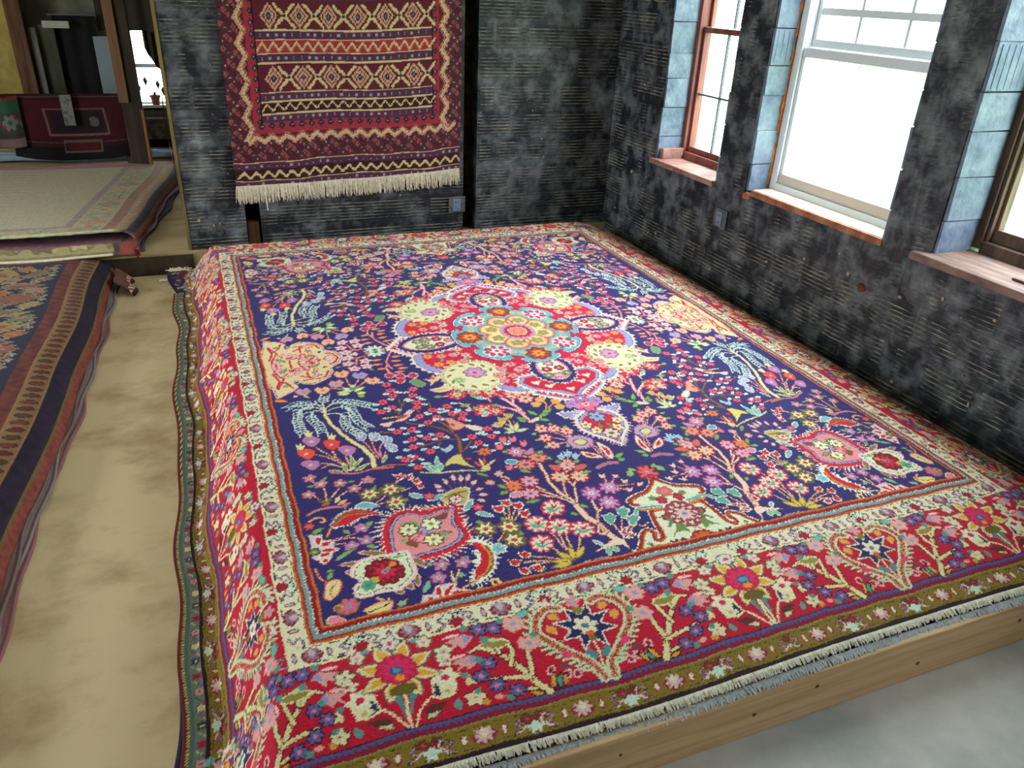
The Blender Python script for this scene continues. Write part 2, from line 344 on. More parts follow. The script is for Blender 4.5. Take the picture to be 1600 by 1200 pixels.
    pg(K4, [(840, 520), (900, 505), (1000, 545), (1100, 580), (1020, 640), (950, 640), (900, 570)], (230, 150, 130), ROSE); pg(K4, [(1110, 580), (1200, 590), (1310, 620), (1290, 660), (1200, 650), (1110, 615)], (226, 206, 190), None); dt(K4, 945, 585, 30, OLIVE)
    pg(K4, [(780, 880), (860, 895), (900, 840), (950, 880), (880, 940), (820, 920)], (166, 184, 200), None)
    # --- ground strip and plants under the tree
    ln(K4, [(540, 1185), (750, 1190), (930, 1180), (1120, 1170), (1350, 1170)], 26, (196, 204, 166), MAROON)
    for a in ((720, 1180, 590, 1100), (740, 1170, 640, 1060), (770, 1170, 740, 990), (780, 1160, 800, 1070)): lf(K4, *a, 50, (122, 172, 162), PALE)
    fl(K4, 1340, 925, 85, n=7, c=(222, 112, 66), cc=(200, 80, 60), oc=(110, 40, 60)); lf(K4, 1190, 930, 1270, 915, 26, GREEN)
    for a, c in (((1300, 1130, 1210, 1050), (214, 96, 60)), ((1320, 1120, 1330, 1000), (214, 86, 62)), ((1330, 1130, 1260, 1000), (230, 200, 160)), ((1340, 1120, 1480, 1015), (230, 190, 160)), ((1180, 1010, 1110, 1020), ROSE)): lf(K4, *a, 40, c, MAROON)
    pg(K4, [(1290, 1140), (1350, 1090), (1400, 1110), (1380, 1165)], (222, 196, 140), MAROON); lf(K5, 30, 640, 190, 680, 60, GREEN, None); fl(K5, 310, 640, 60, n=6, c=(214, 168, 176), cc=(220, 190, 190)); fl(K5, 210, 755, 62, n=7, c=(216, 160, 160), cc=(226, 190, 180))
    # --- left lower cluster
    for pts in ([(420, 260), (400, 130)], [(470, 220), (550, 130)], [(520, 230), (620, 160)], [(360, 250), (280, 190)], [(720, 110), (760, 70)], [(300, 80), (340, 110)]): ln(K1, pts, 12, (228, 190, 170), MAROON)
    for x, y in ((262, 45), (375, 100), (555, 90), (815, 55), (680, 140), (250, 195)): fl(K1, x, y, 62, n=5, c=(198, 128, 142), cc=(232, 210, 150), oc=(96, 36, 90))
    for a in ((330, 105, 230, 130), (380, 80, 430, 30), (620, 80, 700, 65)): lf(K1, *a, 34, GREEN)
    for a, c in (((440, 270, 340, 260), OLIVE), ((470, 260, 420, 230), OLIVE), ((450, 280, 360, 300), (180, 110, 60)), ((500, 280, 540, 210), (226, 206, 150)), ((520, 300, 610, 240), (232, 180, 130)), ((520, 320, 650, 270), (222, 130, 110))): lf(K1, *a, 44, c)
    ln(K1, [(250, 385), (320, 345), (450, 320), (600, 310)], 34, (194, 124, 138), MAROON); ln(K1, [(265, 445), (330, 410), (400, 420), (400, 450), (370, 450)], 22, (230, 170, 140), MAROON)
    fl(K1, 262, 490, 50, n=6, c=(222, 92, 92), cc=(236, 80, 120)); lf(K1, 290, 555, 410, 500, 46, (126, 168, 88), (90, 60, 90))
    # star flowers
    ln(K1, [(870, 280), (930, 245), (980, 190)], 12, (226, 186, 176)); ln(K1, [(870, 285), (990, 270)], 12, (226, 186, 176)); ln(K1, [(1040, 120), (1090, 70)], 12, (226, 186, 176)); ln(K2, [(180, 60), (300, 20)], 12, (226, 186, 176))
    for x, y in ((822, 190), (1015, 150), (1080, 265)): fl(K1, x, y, 92, n=7, c=(232, 216, 158), cc=(206, 60, 80), oc=(110, 90, 60), star=True)
    for a in ((850, 160, 880, 110), (1090, 150, 1160, 140), (1140, 250, 1200, 250)): lf(K1, *a, 40, GREEN)
    for x, y in ((1105, 40), (1195, 40), (1260, 75), (1290, 120)): pg(K1, [(x-50, y-30), (x-5, y-15), (x+15, y-40), (x+35, y+5), (x-5, y+22)], (206, 36, 56), WHITE, .005, False)
    # blue bird leaf and saz leaf
    pg(K1, [(700, 310), (770, 265), (850, 275), (910, 300), (850, 315), (760, 325)], (122, 180, 190), WHITE)
    ln(K1, [(420, 590), (470, 510)], 18, (226, 150, 120))
    sz = pg(K1, [(490, 495), (500, 440), (560, 390), (650, 345), (760, 330), (960, 375), (850, 380), (740, 410), (640, 470), (560, 490)], (196, 30, 50), None)
    Q.flame(sz, .014, .014, WHITE); pg(K1, [(490, 495), (500, 440), (560, 390), (650, 345), (760, 330), (960, 375), (850, 380), (740, 410), (640, 470), (560, 490)], (200, 30, 52), None); ln(K1, [(500, 470), (560, 410), (660, 360), (800, 350)], 30, (130, 100, 50), None); ln(K1, [(510, 480), (580, 420), (680, 380), (860, 365)], 12, (220, 120, 70), None)
    for x, y in ((745, 510), (790, 625), (655, 680)): fl(K1, x, y, 72, n=5, c=(190, 128, 172), cc=(222, 190, 190), oc=(100, 36, 100))
    for a in ((800, 490, 850, 440), (800, 670, 890, 690), (580, 530, 630, 570), (520, 810, 690, 700), (420, 920, 500, 900), (440, 990, 470, 920)): lf(K1, *a, 52, (124, 170, 96), (80, 50, 90))
    for pts in ([(430, 630), (560, 600), (690, 560)], [(430, 640), (600, 610), (720, 605)], [(500, 665), (600, 655)]): ln(K1, pts, 10, (228, 190, 190))
    # left edge palmette
    pg(K1, [(250, 570), (380, 570), (370, 620), (500, 620), (490, 690), (545, 710), (480, 740), (470, 800), (420, 850), (330, 800), (290, 790), (270, 690)], (214, 196, 200), MAROON, .004, False)
    for a in ((330, 590, 340, 670), (370, 680, 460, 630), (370, 720, 510, 710), (350, 770, 470, 740), (390, 820, 450, 800)): lf(K1, *a, 56, (204, 26, 52), WHITE)
    fl(K1, 305, 730, 50, n=6, c=(80, 140, 80), cc=(220, 190, 80))
    ln(K1, [(320, 890), (360, 970), (430, 1020)], 16, (232, 160, 120)); pg(K1, [(420, 1030), (500, 990), (550, 1010), (540, 1080), (500, 1150), (440, 1180), (395, 1130)], (232, 200, 140), (200, 70, 90), .004); ln(K1, [(520, 1010), (450, 1090), (480, 1160)], 10, BLACK, None)
    # --- pink cartouche with red flames
    car = [(690, 190), (660, 230), (560, 240), (470, 280), (400, 290), (330, 265), (230, 280), (160, 330), (130, 420), (150, 520), (185, 610), (270, 600), (330, 650), (450, 625), (580, 590), (690, 540), (770, 470), (770, 410), (700, 360), (690, 280)]
    p = ring(T(K2, car), 3); Q.flame(grow(p, .024), .036, .026, WHITE); Q.poly(grow(p, .031), WHITE); Q.flame(grow(p, .018), .034, .026, (206, 28, 50)); Q.poly(grow(p, .027), (206, 28, 50)); Q.poly(grow(p, .011), BLACK); Q.poly(grow(p, .008), LILAC); Q.poly(grow(p, .001), (96, 70, 90)); Q.poly(grow(p, -.003), (230, 140, 148))
    ln(K2, [(230, 360), (330, 340), (370, 370)], 40, (122, 166, 110), None); lf(K2, 580, 440, 690, 430, 46, (116, 164, 120), DKGREEN); lf(K2, 620, 480, 690, 490, 40, (116, 164, 120)); lf(K2, 210, 500, 290, 505, 46, (122, 166, 110)); lf(K2, 470, 300, 400, 340, 30, (150, 180, 140))
    pg(K2, [(270, 540), (300, 510), (370, 500), (400, 540), (380, 575), (330, 560)], BROWN, None); pg(K2, [(540, 290), (600, 260), (640, 250), (640, 290), (580, 310)], (130, 60, 90), OLIVE); pg(K2, [(390, 390), (470, 420), (540, 430), (480, 450), (400, 420)], LILAC, BLACK, .003)
    fl(K2, 500, 355, 90, n=6, c=(232, 232, 200), cc=(170, 160, 70), oc=DKGREEN)
    for x, y, c in ((360, 470, (226, 130, 150)), (430, 490, (230, 150, 160))): fl(K2, x, y, 62, n=7, c=c, cc=(240, 170, 170), oc=(190, 60, 90))
    for x, y in ((290, 410), (535, 500)): fl(K2, x, y, 86, n=8, c=(238, 226, 168), cc=(150, 150, 200), oc=(90, 70, 50))
    # --- cream cartouche below
    cc_ = [(1165, 740), (1060, 760), (960, 775), (860, 800), (760, 835), (700, 890), (690, 960), (760, 990), (710, 1050), (730, 1140), (830, 1130), (960, 1080), (1080, 1070), (1160, 1010), (1220, 940), (1200, 850)]
    for a in ((800, 840, 550, 855), (980, 740, 730, 740), (700, 930, 610, 920), (1240, 790, 1350, 880), (1240, 930, 1290, 1050), (1060, 1080, 1150, 1110), (1160, 1010, 1230, 1080)): lf(K1, *a, 64, (134, 112, 62), (236, 170, 180))
    p = ring(T(K1, cc_), 3); Q.poly(grow(p, .014), (238, 196, 190)); Q.poly(grow(p, .005), WHITE); Q.poly(p, BLACK); Q.poly(grow(p, -.003), (220, 222, 188)); Q.poly(grow(p, -.02), (226, 226, 194))
    fl(K1, 965, 915, 170, n=10, c=(196, 24, 52), cc=(210, 90, 60), oc=(120, 20, 40), star=True); fl(K1, 965, 915, 110, n=8, c=(206, 34, 58), cc=(150, 140, 190)); dt(K1, 995, 885, 22, (110, 160, 90)); dt(K1, 865, 1000, 44, GOLD); dt(K1, 1040, 840, 36, (226, 130, 60))
    fl(K1, 815, 1050, 66, n=6, c=(86, 150, 120), cc=(70, 130, 110), oc=(120, 170, 140)); lf(K1, 1010, 790, 1170, 760, 40, (130, 170, 120))
    # --- near edge flowers left
    fl(K2, 100, 1090, 60, n=6, c=(232, 206, 150), cc=(220, 160, 90)); lf(K2, 200, 1120, 290, 1050, 60, (126, 184, 150), MAROON); ln(K2, [(0, 1050), (80, 1070), (150, 1100)], 20, (230, 190, 130))
    KN = (420, 920, 8)
    pg(KN, [(750, 400), (800, 340), (900, 350), (960, 400), (880, 440), (800, 440)], (234, 130, 150), (236, 200, 150)); fl(KN, 1000, 220, 130, n=7, c=(224, 92, 140), cc=(110, 160, 170), oc=(150, 110, 40)); lf(KN, 820, 240, 920, 230, 70, OLIVE, (210, 160, 80)); pg(KN, [(1220, 280), (1300, 220), (1440, 170), (1530, 160), (1540, 230), (1440, 310), (1300, 320)], (232, 208, 140), (230, 140, 130)); ln(KN, [(1250, 300), (1400, 250), (1530, 170)], 10, BLACK, None)
    for a in ((450, 740, 520, 730), (830, 650, 790, 690), (440, 1000, 490, 880), (750, 830, 830, 830)): lf(K2, *a, 60, (122, 184, 150), (80, 50, 90))
    for x, y in ((590, 745), (790, 715), (575, 860)): fl(K2, x, y, 76, n=5, c=(194, 124, 164), cc=(222, 196, 170), oc=(100, 36, 100))
    ln(K2, [(740, 950), (710, 870), (690, 800)], 16, (230, 206, 180)); ln(K2, [(740, 940), (740, 860), (770, 780)], 14, (230, 206, 170))
    pg(K2, [(420, 1090), (450, 1020), (540, 1010), (560, 940), (680, 920), (760, 960), (880, 970), (860, 1020), (720, 1060), (580, 1100)], (214, 200, 204), (230, 150, 160), .004, False)
    for a in ((480, 1040, 540, 1080), (580, 940, 600, 1050), (640, 1030, 720, 920), (700, 1010, 880, 980), (720, 1040, 850, 1030)): lf(K2, *a, 52, (204, 26, 52), WHITE)
    fl(K2, 655, 1070, 50, n=6, c=(230, 216, 150), cc=(70, 120, 70))
    # --- saz leaf, right one
    s2 = [(890, 530), (980, 540), (1040, 600), (1065, 690), (1040, 780), (980, 850), (920, 870), (920, 780), (960, 720), (950, 620)]
    p = ring(T(K2, s2), 3); Q.flame(grow(p, .012), .02, .018, WHITE); Q.poly(grow(p, .016), WHITE); Q.poly(p, (204, 28, 48)); ln(K2, [(980, 550), (1040, 630), (1060, 700), (1030, 790), (960, 850)], 26, (222, 140, 50), None); ln(K2, [(1010, 560), (1070, 650), (1080, 740), (1000, 840)], 22, (120, 90, 40), None); ln(K2, [(810, 950), (870, 920), (930, 880)], 16, (232, 190, 140))
    fl(K2, 1130, 590, 70, n=6, c=(130, 186, 196), cc=(100, 160, 200), oc=WHITE); ln(K2, [(1100, 920), (1080, 880), (1130, 870), (1160, 920), (1140, 970)], 30, (232, 200, 130)); fl(K2, 1110, 965, 40, n=5, c=(222, 60, 90), cc=ROSE); lf(K2, 900, 1010, 990, 930, 56, (122, 184, 140))
    # --- fan palmette above
    for x, y, x2, y2 in ((700, 60, 560, 30), (690, 50, 520, -20), (720, 40, 600, -70), (750, 30, 690, -110), (790, 30, 770, -100), (830, 40, 850, -110), (850, 60, 930, -60), (860, 70, 990, 20), (870, 90, 1040, 80), (870, 110, 1010, 150)):
        ln(K2, [(x, y), (x2*.7+x*.3, y2*.7+y*.3)], 8, (120, 80, 120), None); lf(K2, x2*.55+x*.45, y2*.55+y*.45, x2, y2, 46, (226, 190, 182), (110, 30, 90))
    pg(K2, [(600, 130), (620, 80), (700, 40), (780, 20), (850, 20), (860, 80), (840, 150), (780, 170), (700, 150)], (196, 172, 104), WHITE); fl(K2, 740, 120, 60, n=7, c=(230, 206, 196), cc=(206, 70, 60)); ln(K2, [(640, 100), (720, 70), (830, 50)], 24, (140, 110, 50), None)
    for a in ((310, 75, 450, 105), (480, 130, 640, 70), (810, 230, 890, 130), (930, 250, 1080, 290)): lf(K2, *a, 60, (122, 176, 184), WHITE)
    for x, y in ((485, 90), (935, 205)): fl(K2, x, y, 50, n=5, c=(228, 84, 112), cc=(240, 120, 140))
    # --- star flowers with red buds
    for pts in ([(180, 510), (170, 480)], [(240, 540), (310, 440)], [(330, 330), (290, 250)], [(350, 330), (330, 200)], [(370, 330), (390, 230)], [(400, 330), (430, 280)]): ln(K6, pts, 12, (230, 196, 160))
    for x, y in ((125, 415), (350, 395), (390, 520)): fl(K6, x, y, 100, n=7, c=(234, 218, 160), cc=(206, 50, 70), oc=(110, 90, 60), star=True)
    for a in ((20, 340, 100, 360), (260, 310, 320, 330), (430, 450, 490, 460)): lf(K6, *a, 50, GREEN)
    for x, y, a in ((240, 225, 2.5), (310, 165, 2.0), (420, 190, .8), (490, 265, .2)): pg(K6, [(x-65, y-25), (x-10, y-20), (x+20, y-35), (x+45, y), (x+20, y+30), (x-20, y+22)], (206, 30, 50), WHITE, .005, False)
    # --- green-white tulips on a gold clump
    for pts in ([(960, 680), (840, 560), (700, 410)], [(960, 680), (870, 560), (810, 460)], [(980, 680), (930, 570), (870, 460)], [(740, 330), (740, 280)], [(1000, 690), (1020, 560), (1020, 480)], [(900, 690), (800, 620), (730, 580)], [(850, 700), (700, 680), (570, 680)], [(830, 710), (600, 720), (480, 740)], [(830, 720), (640, 740), (540, 790)]): ln(K6, pts, 14, (232, 190, 170))
    for x, y, sgn in ((770, 215, 1), (610, 365, 1), (830, 395, 1), (1045, 420, 1), (650, 550, 1)):
        fl(K6, x, y, 108, n=9, c=(232, 210, 196), cc=(110, 166, 140), oc=(206, 50, 70)); pg(K6, [(x-75, y-10), (x-30, y+35), (x+30, y+35), (x+75, y-10), (x+20, y+5), (x-20, y+5)], (96, 166, 134), None); pg(K6, [(x-30, y-45), (x, y-15), (x+50, y-50), (x+20, y+8), (x-10, y+8)], (206, 26, 50), WHITE, .003, False)
    for x, y in ((495, 665), (400, 740), (505, 820), (630, 785)): pg(K6, [(x-62, y-26), (x-20, y-16), (x-10, y-38), (x+20, y-18), (x+50, y-20), (x+44, y+18), (x+8, y+30), (x-30, y+18)], (200, 30, 50), WHITE, .0035, False); dt(K6, x+35, y+12, 16, GOLD)
    for a in ((960, 700, 800, 640), (980, 700, 920, 590), (1000, 690, 1060, 590), (960, 720, 760, 720), (950, 730, 770, 780)): lf(K6, *a, 60, (220, 186, 84), (130, 100, 40))
    ln(K6, [(540, 890), (700, 850), (850, 800), (1000, 765), (1150, 710), (1300, 680)], 34, (180, 166, 190), None, 8); ln(K6, [(620, 900), (720, 870)], 12, CREAM, None)
    # --- blossom tree in the middle
    TR = (238, 198, 172)
    ln(K5, [(1440, 1230), (1330, 1060), (1250, 990), (1060, 880), (960, 760), (900, 640), (820, 530), (760, 500)], 50, TR, (150, 40, 60), 34)
    for pts in ([(1300, 1040), (1150, 980), (1000, 930), (790, 810)], [(1100, 940), (960, 940), (820, 915)], [(1050, 930), (900, 890), (800, 860)], [(1290, 1000), (1260, 850), (1240, 780), (1280, 730)], [(1240, 800), (1180, 730)], [(1170, 930), (1130, 850), (1110, 750)], [(1150, 640), (1180, 590)], [(780, 520), (700, 520), (560, 560), (490, 570)], [(720, 460), (620, 430)]): ln(K5, pts, 22, TR, (150, 40, 60))
    ln(K6, [(1000, 190), (1080, 290), (1190, 360), (1290, 450), (1380, 520)], 60, TR, (150, 40, 60)); ln(K6, [(1190, 360), (1200, 450), (1270, 450), (1250, 400), (1200, 370)], 20, TR, (150, 40, 60)); ln(K6, [(1190, 350), (1190, 240), (1140, 130)], 18, TR, (150, 40, 60)); ln(K6, [(1190, 250), (1250, 200)], 18, TR, (150, 40, 60))
    pg(K6, [(1320, 520), (1350, 480), (1440, 510), (1530, 610), (1450, 560), (1380, 560), (1280, 590), (1170, 640), (1270, 560)], (240, 206, 186), MAROON, .003, False); lf(K6, 1160, 530, 1250, 570, 40, (150, 166, 190), WHITE); lf(K6, 1290, 580, 1320, 660, 50, (140, 180, 140), PALE); lf(K6, 1350, 580, 1400, 620, 50, (140, 180, 140), PALE)
    for x, y, c, c2 in ((705, 745, (230, 168, 178), MAUVE), (705, 900, (226, 160, 176), MAUVE), (505, 800, (222, 130, 70), (232, 110, 110)), (1085, 685, (244, 186, 150), (180, 190, 196)), (1325, 675, (244, 186, 150), (190, 170, 170)), (1170, 535, (242, 170, 160), (200, 160, 180)), (650, 540, (234, 140, 126), (120, 100, 60)), (800, 440, (234, 140, 126), (170, 120, 60)), (540, 375, (206, 140, 176), (232, 220, 220))):
        fl(K5, x, y, 112, n=9 if c == (234, 140, 126) else 8, c=c, cc=c2, oc=(150, 30, 60))
    for x, y in ((1460, 885),): fl(K5, x, y, 116, n=8, c=(200, 140, 190), cc=(230, 200, 210), oc=(130, 30, 100))
    for x, y in ((280, 225), (282, 350)): fl(K7, x, y, 84, n=8, c=(202, 140, 190), cc=(236, 210, 206), oc=(130, 30, 100))
    fl(K7, 122, 272, 80, n=8, c=(200, 138, 188), cc=(236, 210, 206), oc=(130, 30, 100))
    for pts in ([(340, 215), (480, 190)], [(330, 230), (430, 240)], [(300, 180), (320, 130)], [(250, 180), (220, 120)]): ln(K7, pts, 9, (236, 180, 170))
    for x, y in ((215, 130), (320, 130), (400, 170), (525, 190), (445, 240)): pg(K7, [(x-30, y-20), (x, y-5), (x+25, y-22), (x+20, y+15), (x-10, y+18)], (240, 190, 180), MAROON, .003, False)
    for a in ((370, 380, 440, 360), (310, 780, 420, 830), (330, 900, 440, 860), (580, 600, 740, 640), (650, 1010, 840, 980), (900, 440, 970, 460), (1330, 1030, 1440, 1060), (1380, 640, 1480, 610), (1010, 480, 1080, 510), (1260, 500, 1330, 480), (1220, 1140, 1300, 1160), (800, 400, 850, 350)): lf(K5, *a, 60, (126, 168, 80), (70, 60, 90))
    for x, y in ((375, 225), (495, 215), (630, 265), (330, 310), (440, 570)): pg(K5, [(x-55, y-40), (x-10, y-10), (x+10, y-45), (x+45, y-10), (x+30, y+35), (x-30, y+30)], (238, 120, 138), MAROON, .003, False)
    pg(K5, [(400, 505), (440, 475), (520, 480), (540, 510), (460, 530)], (90, 160, 184), WHITE); pg(K5, [(620, 400), (700, 340), (740, 320), (740, 380), (690, 410)], (190, 140, 180), (120, 30, 90)); pg(K5, [(450, 910), (500, 880), (580, 880), (570, 935), (480, 940)], (206, 140, 180), (236, 200, 180)); pg(K5, [(345, 680), (400, 690), (450, 720), (440, 760), (380, 720)], (200, 40, 60), WHITE)
    for x, y in ((1085, 425), (1170, 390), (1265, 420)): pg(K5, [(x-50, y-20), (x-10, y-8), (x+5, y-40), (x+25, y-8), (x+55, y-15), (x+20, y+40), (x-20, y+35)], (150, 186, 222), WHITE, .003, False)
    ln(K5, [(1170, 500), (1170, 440)], 14, TR); pg(K5, [(950, 545), (1010, 540), (1080, 560), (1070, 600), (1010, 590)], (222, 100, 70), (190, 90, 120)); pg(K5, [(1280, 600), (1300, 550), (1410, 535), (1370, 580)], (222, 100, 70), (190, 90, 120))
    # green cups by the root
    for pts in ([(410, 640), (340, 570), (290, 520)], [(400, 620), (375, 550), (380, 460)], [(420, 600), (450, 530)], [(440, 600), (500, 540), (560, 550), (600, 520)]): ln(K7, pts, 10, (236, 190, 176))
    for x, y in ((275, 485), (390, 435), (465, 500)): pg(K7, [(x-58, y-30), (x-15, y-30), (x+5, y-45), (x+58, y-20), (x+25, y+35), (x, y+48), (x-25, y+20)], (96, 160, 146), WHITE, .004, False)
    for a in ((400, 640, 470, 600), (380, 610, 420, 560), (440, 640, 500, 610)): lf(K7, *a, 30, (196, 60, 96), WHITE)
    # --- pale thistle with five pink flowers under the pendant
    for pts in ([(1240, 210), (1050, 140), (900, 110)], [(1230, 200), (1100, 130), (1020, 100)], [(1230, 195), (1190, 150), (1160, 120)], [(1200, 235), (1060, 200), (960, 190)], [(1190, 255), (1100, 260), (1040, 280)], [(1600, 430), (1520, 350), (1450, 290)], [(1600, 380), (1560, 330), (1480, 280)]): ln(K5, pts, 14, (230, 176, 190))
    for x, y in ((840, 78), (1005, 78), (1165, 108), (900, 190), (995, 282)): fl(K5, x, y, 82, n=6, c=(240, 180, 164), cc=(214, 60, 80), oc=(150, 40, 70))
    p = ring(T(K5, [(1190, 250), (1230, 190), (1340, 165), (1450, 200), (1480, 250), (1420, 310), (1310, 325), (1230, 300)]), 3); Q.flame(p, .012, .012, (206, 150, 186)); Q.poly(p, (206, 150, 186)); pg(K5, [(1260, 255), (1300, 215), (1380, 215), (1410, 250), (1350, 285)], (214, 206, 150), (80, 90, 60)); 
    for a in ((720, 150, 790, 130), (760, 220, 850, 210), (880, 320, 940, 290), (760, 20, 810, 40), (930, 10, 970, 40), (1150, 40, 1140, 80), (1150, 305, 1220, 290)): lf(K5, *a, 50, (140, 176, 90), None)
    # red-cream long leaves
    for q in ([(1010, 1005), (1100, 1040), (1190, 1140), (1160, 1170), (1080, 1100)], [(845, 1110), (940, 1120), (1090, 1160), (960, 1170), (880, 1150)]):
        p = pg(M2, q, (232, 214, 196), (206, 70, 90)); c = np.array(q, float); c = c.mean(0)+(c-c.mean(0))*.55; pg(M2, c.tolist(), (196, 30, 52), None)
    ln(M2, [(940, 1040), (1060, 1120), (1150, 1180)], 10, (230, 176, 190)); ln(K7, [(190, 60), (260, 20), (340, 10)], 40, (184, 110, 134), None)
    for a in ((1220, 1160, 1290, 1110), (1240, 1190, 1310, 1170)): lf(M2, *a, 60, (126, 168, 80), None)
    # yellow bell plant
    for pts in ([(150, 850), (100, 780), (80, 730)], [(140, 860), (80, 820), (40, 790)], [(170, 840), (150, 780)]): ln(M2, pts, 10, (232, 190, 150))
    for x, y in ((100, 720), (35, 765), (0, 820)): pg(M2, [(x-50, y-20), (x, y-12), (x+50, y-20), (x+25, y+28), (x-20, y+28)], (206, 160, 70), (232, 206, 150), .003, False)
    for a in ((130, 890, 60, 860), (150, 890, 110, 820), (160, 890, 190, 800), (170, 895, 290, 860), (150, 900, 60, 910)): lf(M2, *a, 36, (222, 216, 160), (150, 160, 120))
    # pink-trunk tree between medallion and flowering tree
    ln(M2, [(330, 790), (240, 700), (150, 610), (110, 540), (0, 510)], 34, (238, 190, 190), (180, 40, 80), 20); ln(M2, [(200, 680), (100, 650), (0, 640)], 24, (238, 190, 190), (180, 40, 80)); ln(M2, [(140, 600), (130, 520)], 24, (238, 190, 190), (180, 40, 80))
    ln(M1, [(1600, 1100), (1480, 1010), (1360, 940)], 30, (238, 190, 190), (180, 40, 80)); ln(M1, [(1600, 1090), (1450, 1050), (1310, 1020)], 22, (238, 190, 190), (180, 40, 80)); ln(M1, [(1040, 1070), (990, 1020), (920, 990)], 18, (238, 190, 190), (206, 40, 70)); ln(M1, [(1240, 980), (1180, 900), (1000, 890), (700, 930)], 14, (238, 190, 190), (206, 40, 70))
    for x, y, r in ((1230, 870, 120), (1190, 1070, 120), (900, 900, 95), (1470, 890, 105), (1300, 1080, 80), (1110, 880, 70)): fl(M1, x, y, r, n=7, c=(236, 176, 168), cc=(150, 130, 70), oc=(206, 40, 70), star=True); fl(M1, x, y, r*.55, n=6, c=(222, 200, 160), cc=(90, 120, 70), oc=(190, 40, 70))
    for x, y in ((140, 500), (240, 510), (270, 550)): fl(M2, x, y, 80, n=7, c=(236, 186, 170), cc=(110, 120, 60), oc=(206, 40, 70))
    for a in ((660, 930, 750, 920), (920, 1030, 1040, 1000), (1040, 900, 1100, 940), (1060, 1030, 1120, 1060), (1250, 1020, 1330, 1010), (1100, 800, 1190, 810), (900, 870, 970, 860)): lf(M1, *a, 56, (130, 164, 90), None)
    lf(M1, 1090, 930, 1200, 950, 50, (140, 190, 200), WHITE); lf(M1, 1170, 1130, 1220, 1090, 50, (140, 190, 190), WHITE)
    pg(M2, [(300, 800), (350, 760), (440, 740), (430, 770), (360, 790)], (236, 206, 190), MAROON)
    for a in ((290, 770, 180, 740), (280, 780, 200, 770), (420, 740, 520, 690), (420, 760, 530, 780), (400, 720, 300, 670), (460, 700, 560, 650)): lf(M2, *a, 50, (120, 170, 86), DKGREEN)
    ln(M2, [(500, 660), (490, 610), (460, 570)], 14, (230, 150, 130)); ln(M2, [(520, 650), (560, 600)], 12, (230, 150, 130))
    for x, y in ((390, 608), (430, 560), (590, 575), (640, 630)): pg(M2, [(x-60, y-10), (x, y-30), (x+50, y-10), (x+30, y+22), (x-30, y+26)], (234, 164, 80), (190, 150, 120), .003, False)
    # --- small plants between medallion and tree
    pg(M1, [(560, 740), (620, 745), (640, 690), (670, 720), (740, 680), (720, 740), (660, 770), (610, 810), (620, 770)], (236, 190, 160), (150, 60, 110), .003, False); dt(M1, 645, 730, 30, (214, 110, 60))
    ln(M1, [(460, 740), (340, 710), (200, 700)], 12, (236, 180, 180)); 
    for x, y in ((190, 705), (310, 715), (440, 705), (310, 760)): pg(M1, [(x-50, y), (x-10, y-25), (x+45, y-5), (x+20, y+25), (x-20, y+22)], (206, 40, 70), (240, 190, 190), .004)
    pg(M1, [(410, 770), (480, 745), (560, 790), (500, 825), (450, 800)], (110, 152, 80), (150, 140, 180), .005)
    # --- sprays by the left tip
    for pts in ([(430, 400), (310, 400), (230, 360), (160, 290), (150, 230)], ): pass
    for pts in ([(230, 430), (180, 500), (170, 580), (220, 640)], [(170, 580), (160, 640), (200, 690)]): ln(M1, pts, 16, (236, 160, 140), (150, 40, 90))
    for x, y in ((60, 545), (70, 590), (120, 635), (260, 510), (265, 555), (285, 600), (330, 630), (290, 670)): lf(M1, x-48, y+5, x+48, y-5, 38, (238, 150, 60), (190, 90, 150))
    fl(M1, 40, 462, 110, n=10, c=(210, 226, 214), cc=(150, 160, 80), oc=(90, 60, 110)); ln(M1, [(230, 430), (180, 440), (110, 455)], 14, (236, 140, 120))
    # --- leafy sprig between side cartouche and medallion
    for pts in ([(1160, 470), (1040, 440), (960, 370)], [(1100, 460), (1000, 430), (880, 400)], [(1130, 500), (1050, 540), (1050, 600)], [(1110, 510), (1000, 540), (920, 600)], [(1060, 460), (980, 460)], [(1130, 510), (1180, 600)]): ln(K8, pts, 15, (236, 150, 120), (150, 40, 80))
    for x, y in ((895, 340), (1030, 350), (870, 400), (920, 450), (1070, 395), (1010, 480), (950, 530), (960, 590), (1030, 640), (1140, 555), (1160, 610)): fl(K8, x, y, 62, n=5, c=(232, 200, 200), cc=(224, 130, 130), oc=(160, 60, 110))
    for a in ((750, 390, 810, 395), (830, 630, 900, 620), (1180, 640, 1230, 650), (1010, 300, 1030, 330)): lf(K8, *a, 40, GREEN)
    # lily plant above the willow
    for pts in ([(1010, 850), (960, 790), (920, 740)], [(1020, 840), (1060, 770), (1070, 740)], [(1060, 840), (1120, 790), (1170, 770)], [(940, 860), (850, 850), (740, 840)], [(930, 850), (880, 810)]): ln(K8, pts, 12, (232, 170, 150))
    for x, y, c in ((890, 700, PEACH), (1075, 715, LILAC), (1210, 765, PEACH), (690, 870, PEACH), (830, 800, (206, 150, 170)), (490, 890, (196, 150, 180))): pg(K8, [(x-80, y), (x-50, y-35), (x-5, y-20), (x+30, y-45), (x+85, y-15), (x+50, y+25), (x+10, y+35), (x-40, y+30)], c, (150, 50, 100), .003, False); dt(K8, x+10, y, 22, (222, 120, 90))
    for a in ((980, 880, 860, 890), (1000, 880, 910, 840), (1040, 880, 1130, 830), (1060, 900, 1150, 890), (1010, 870, 1010, 810), (970, 900, 870, 910)): lf(K8, *a, 50, (226, 222, 160), (150, 170, 110))
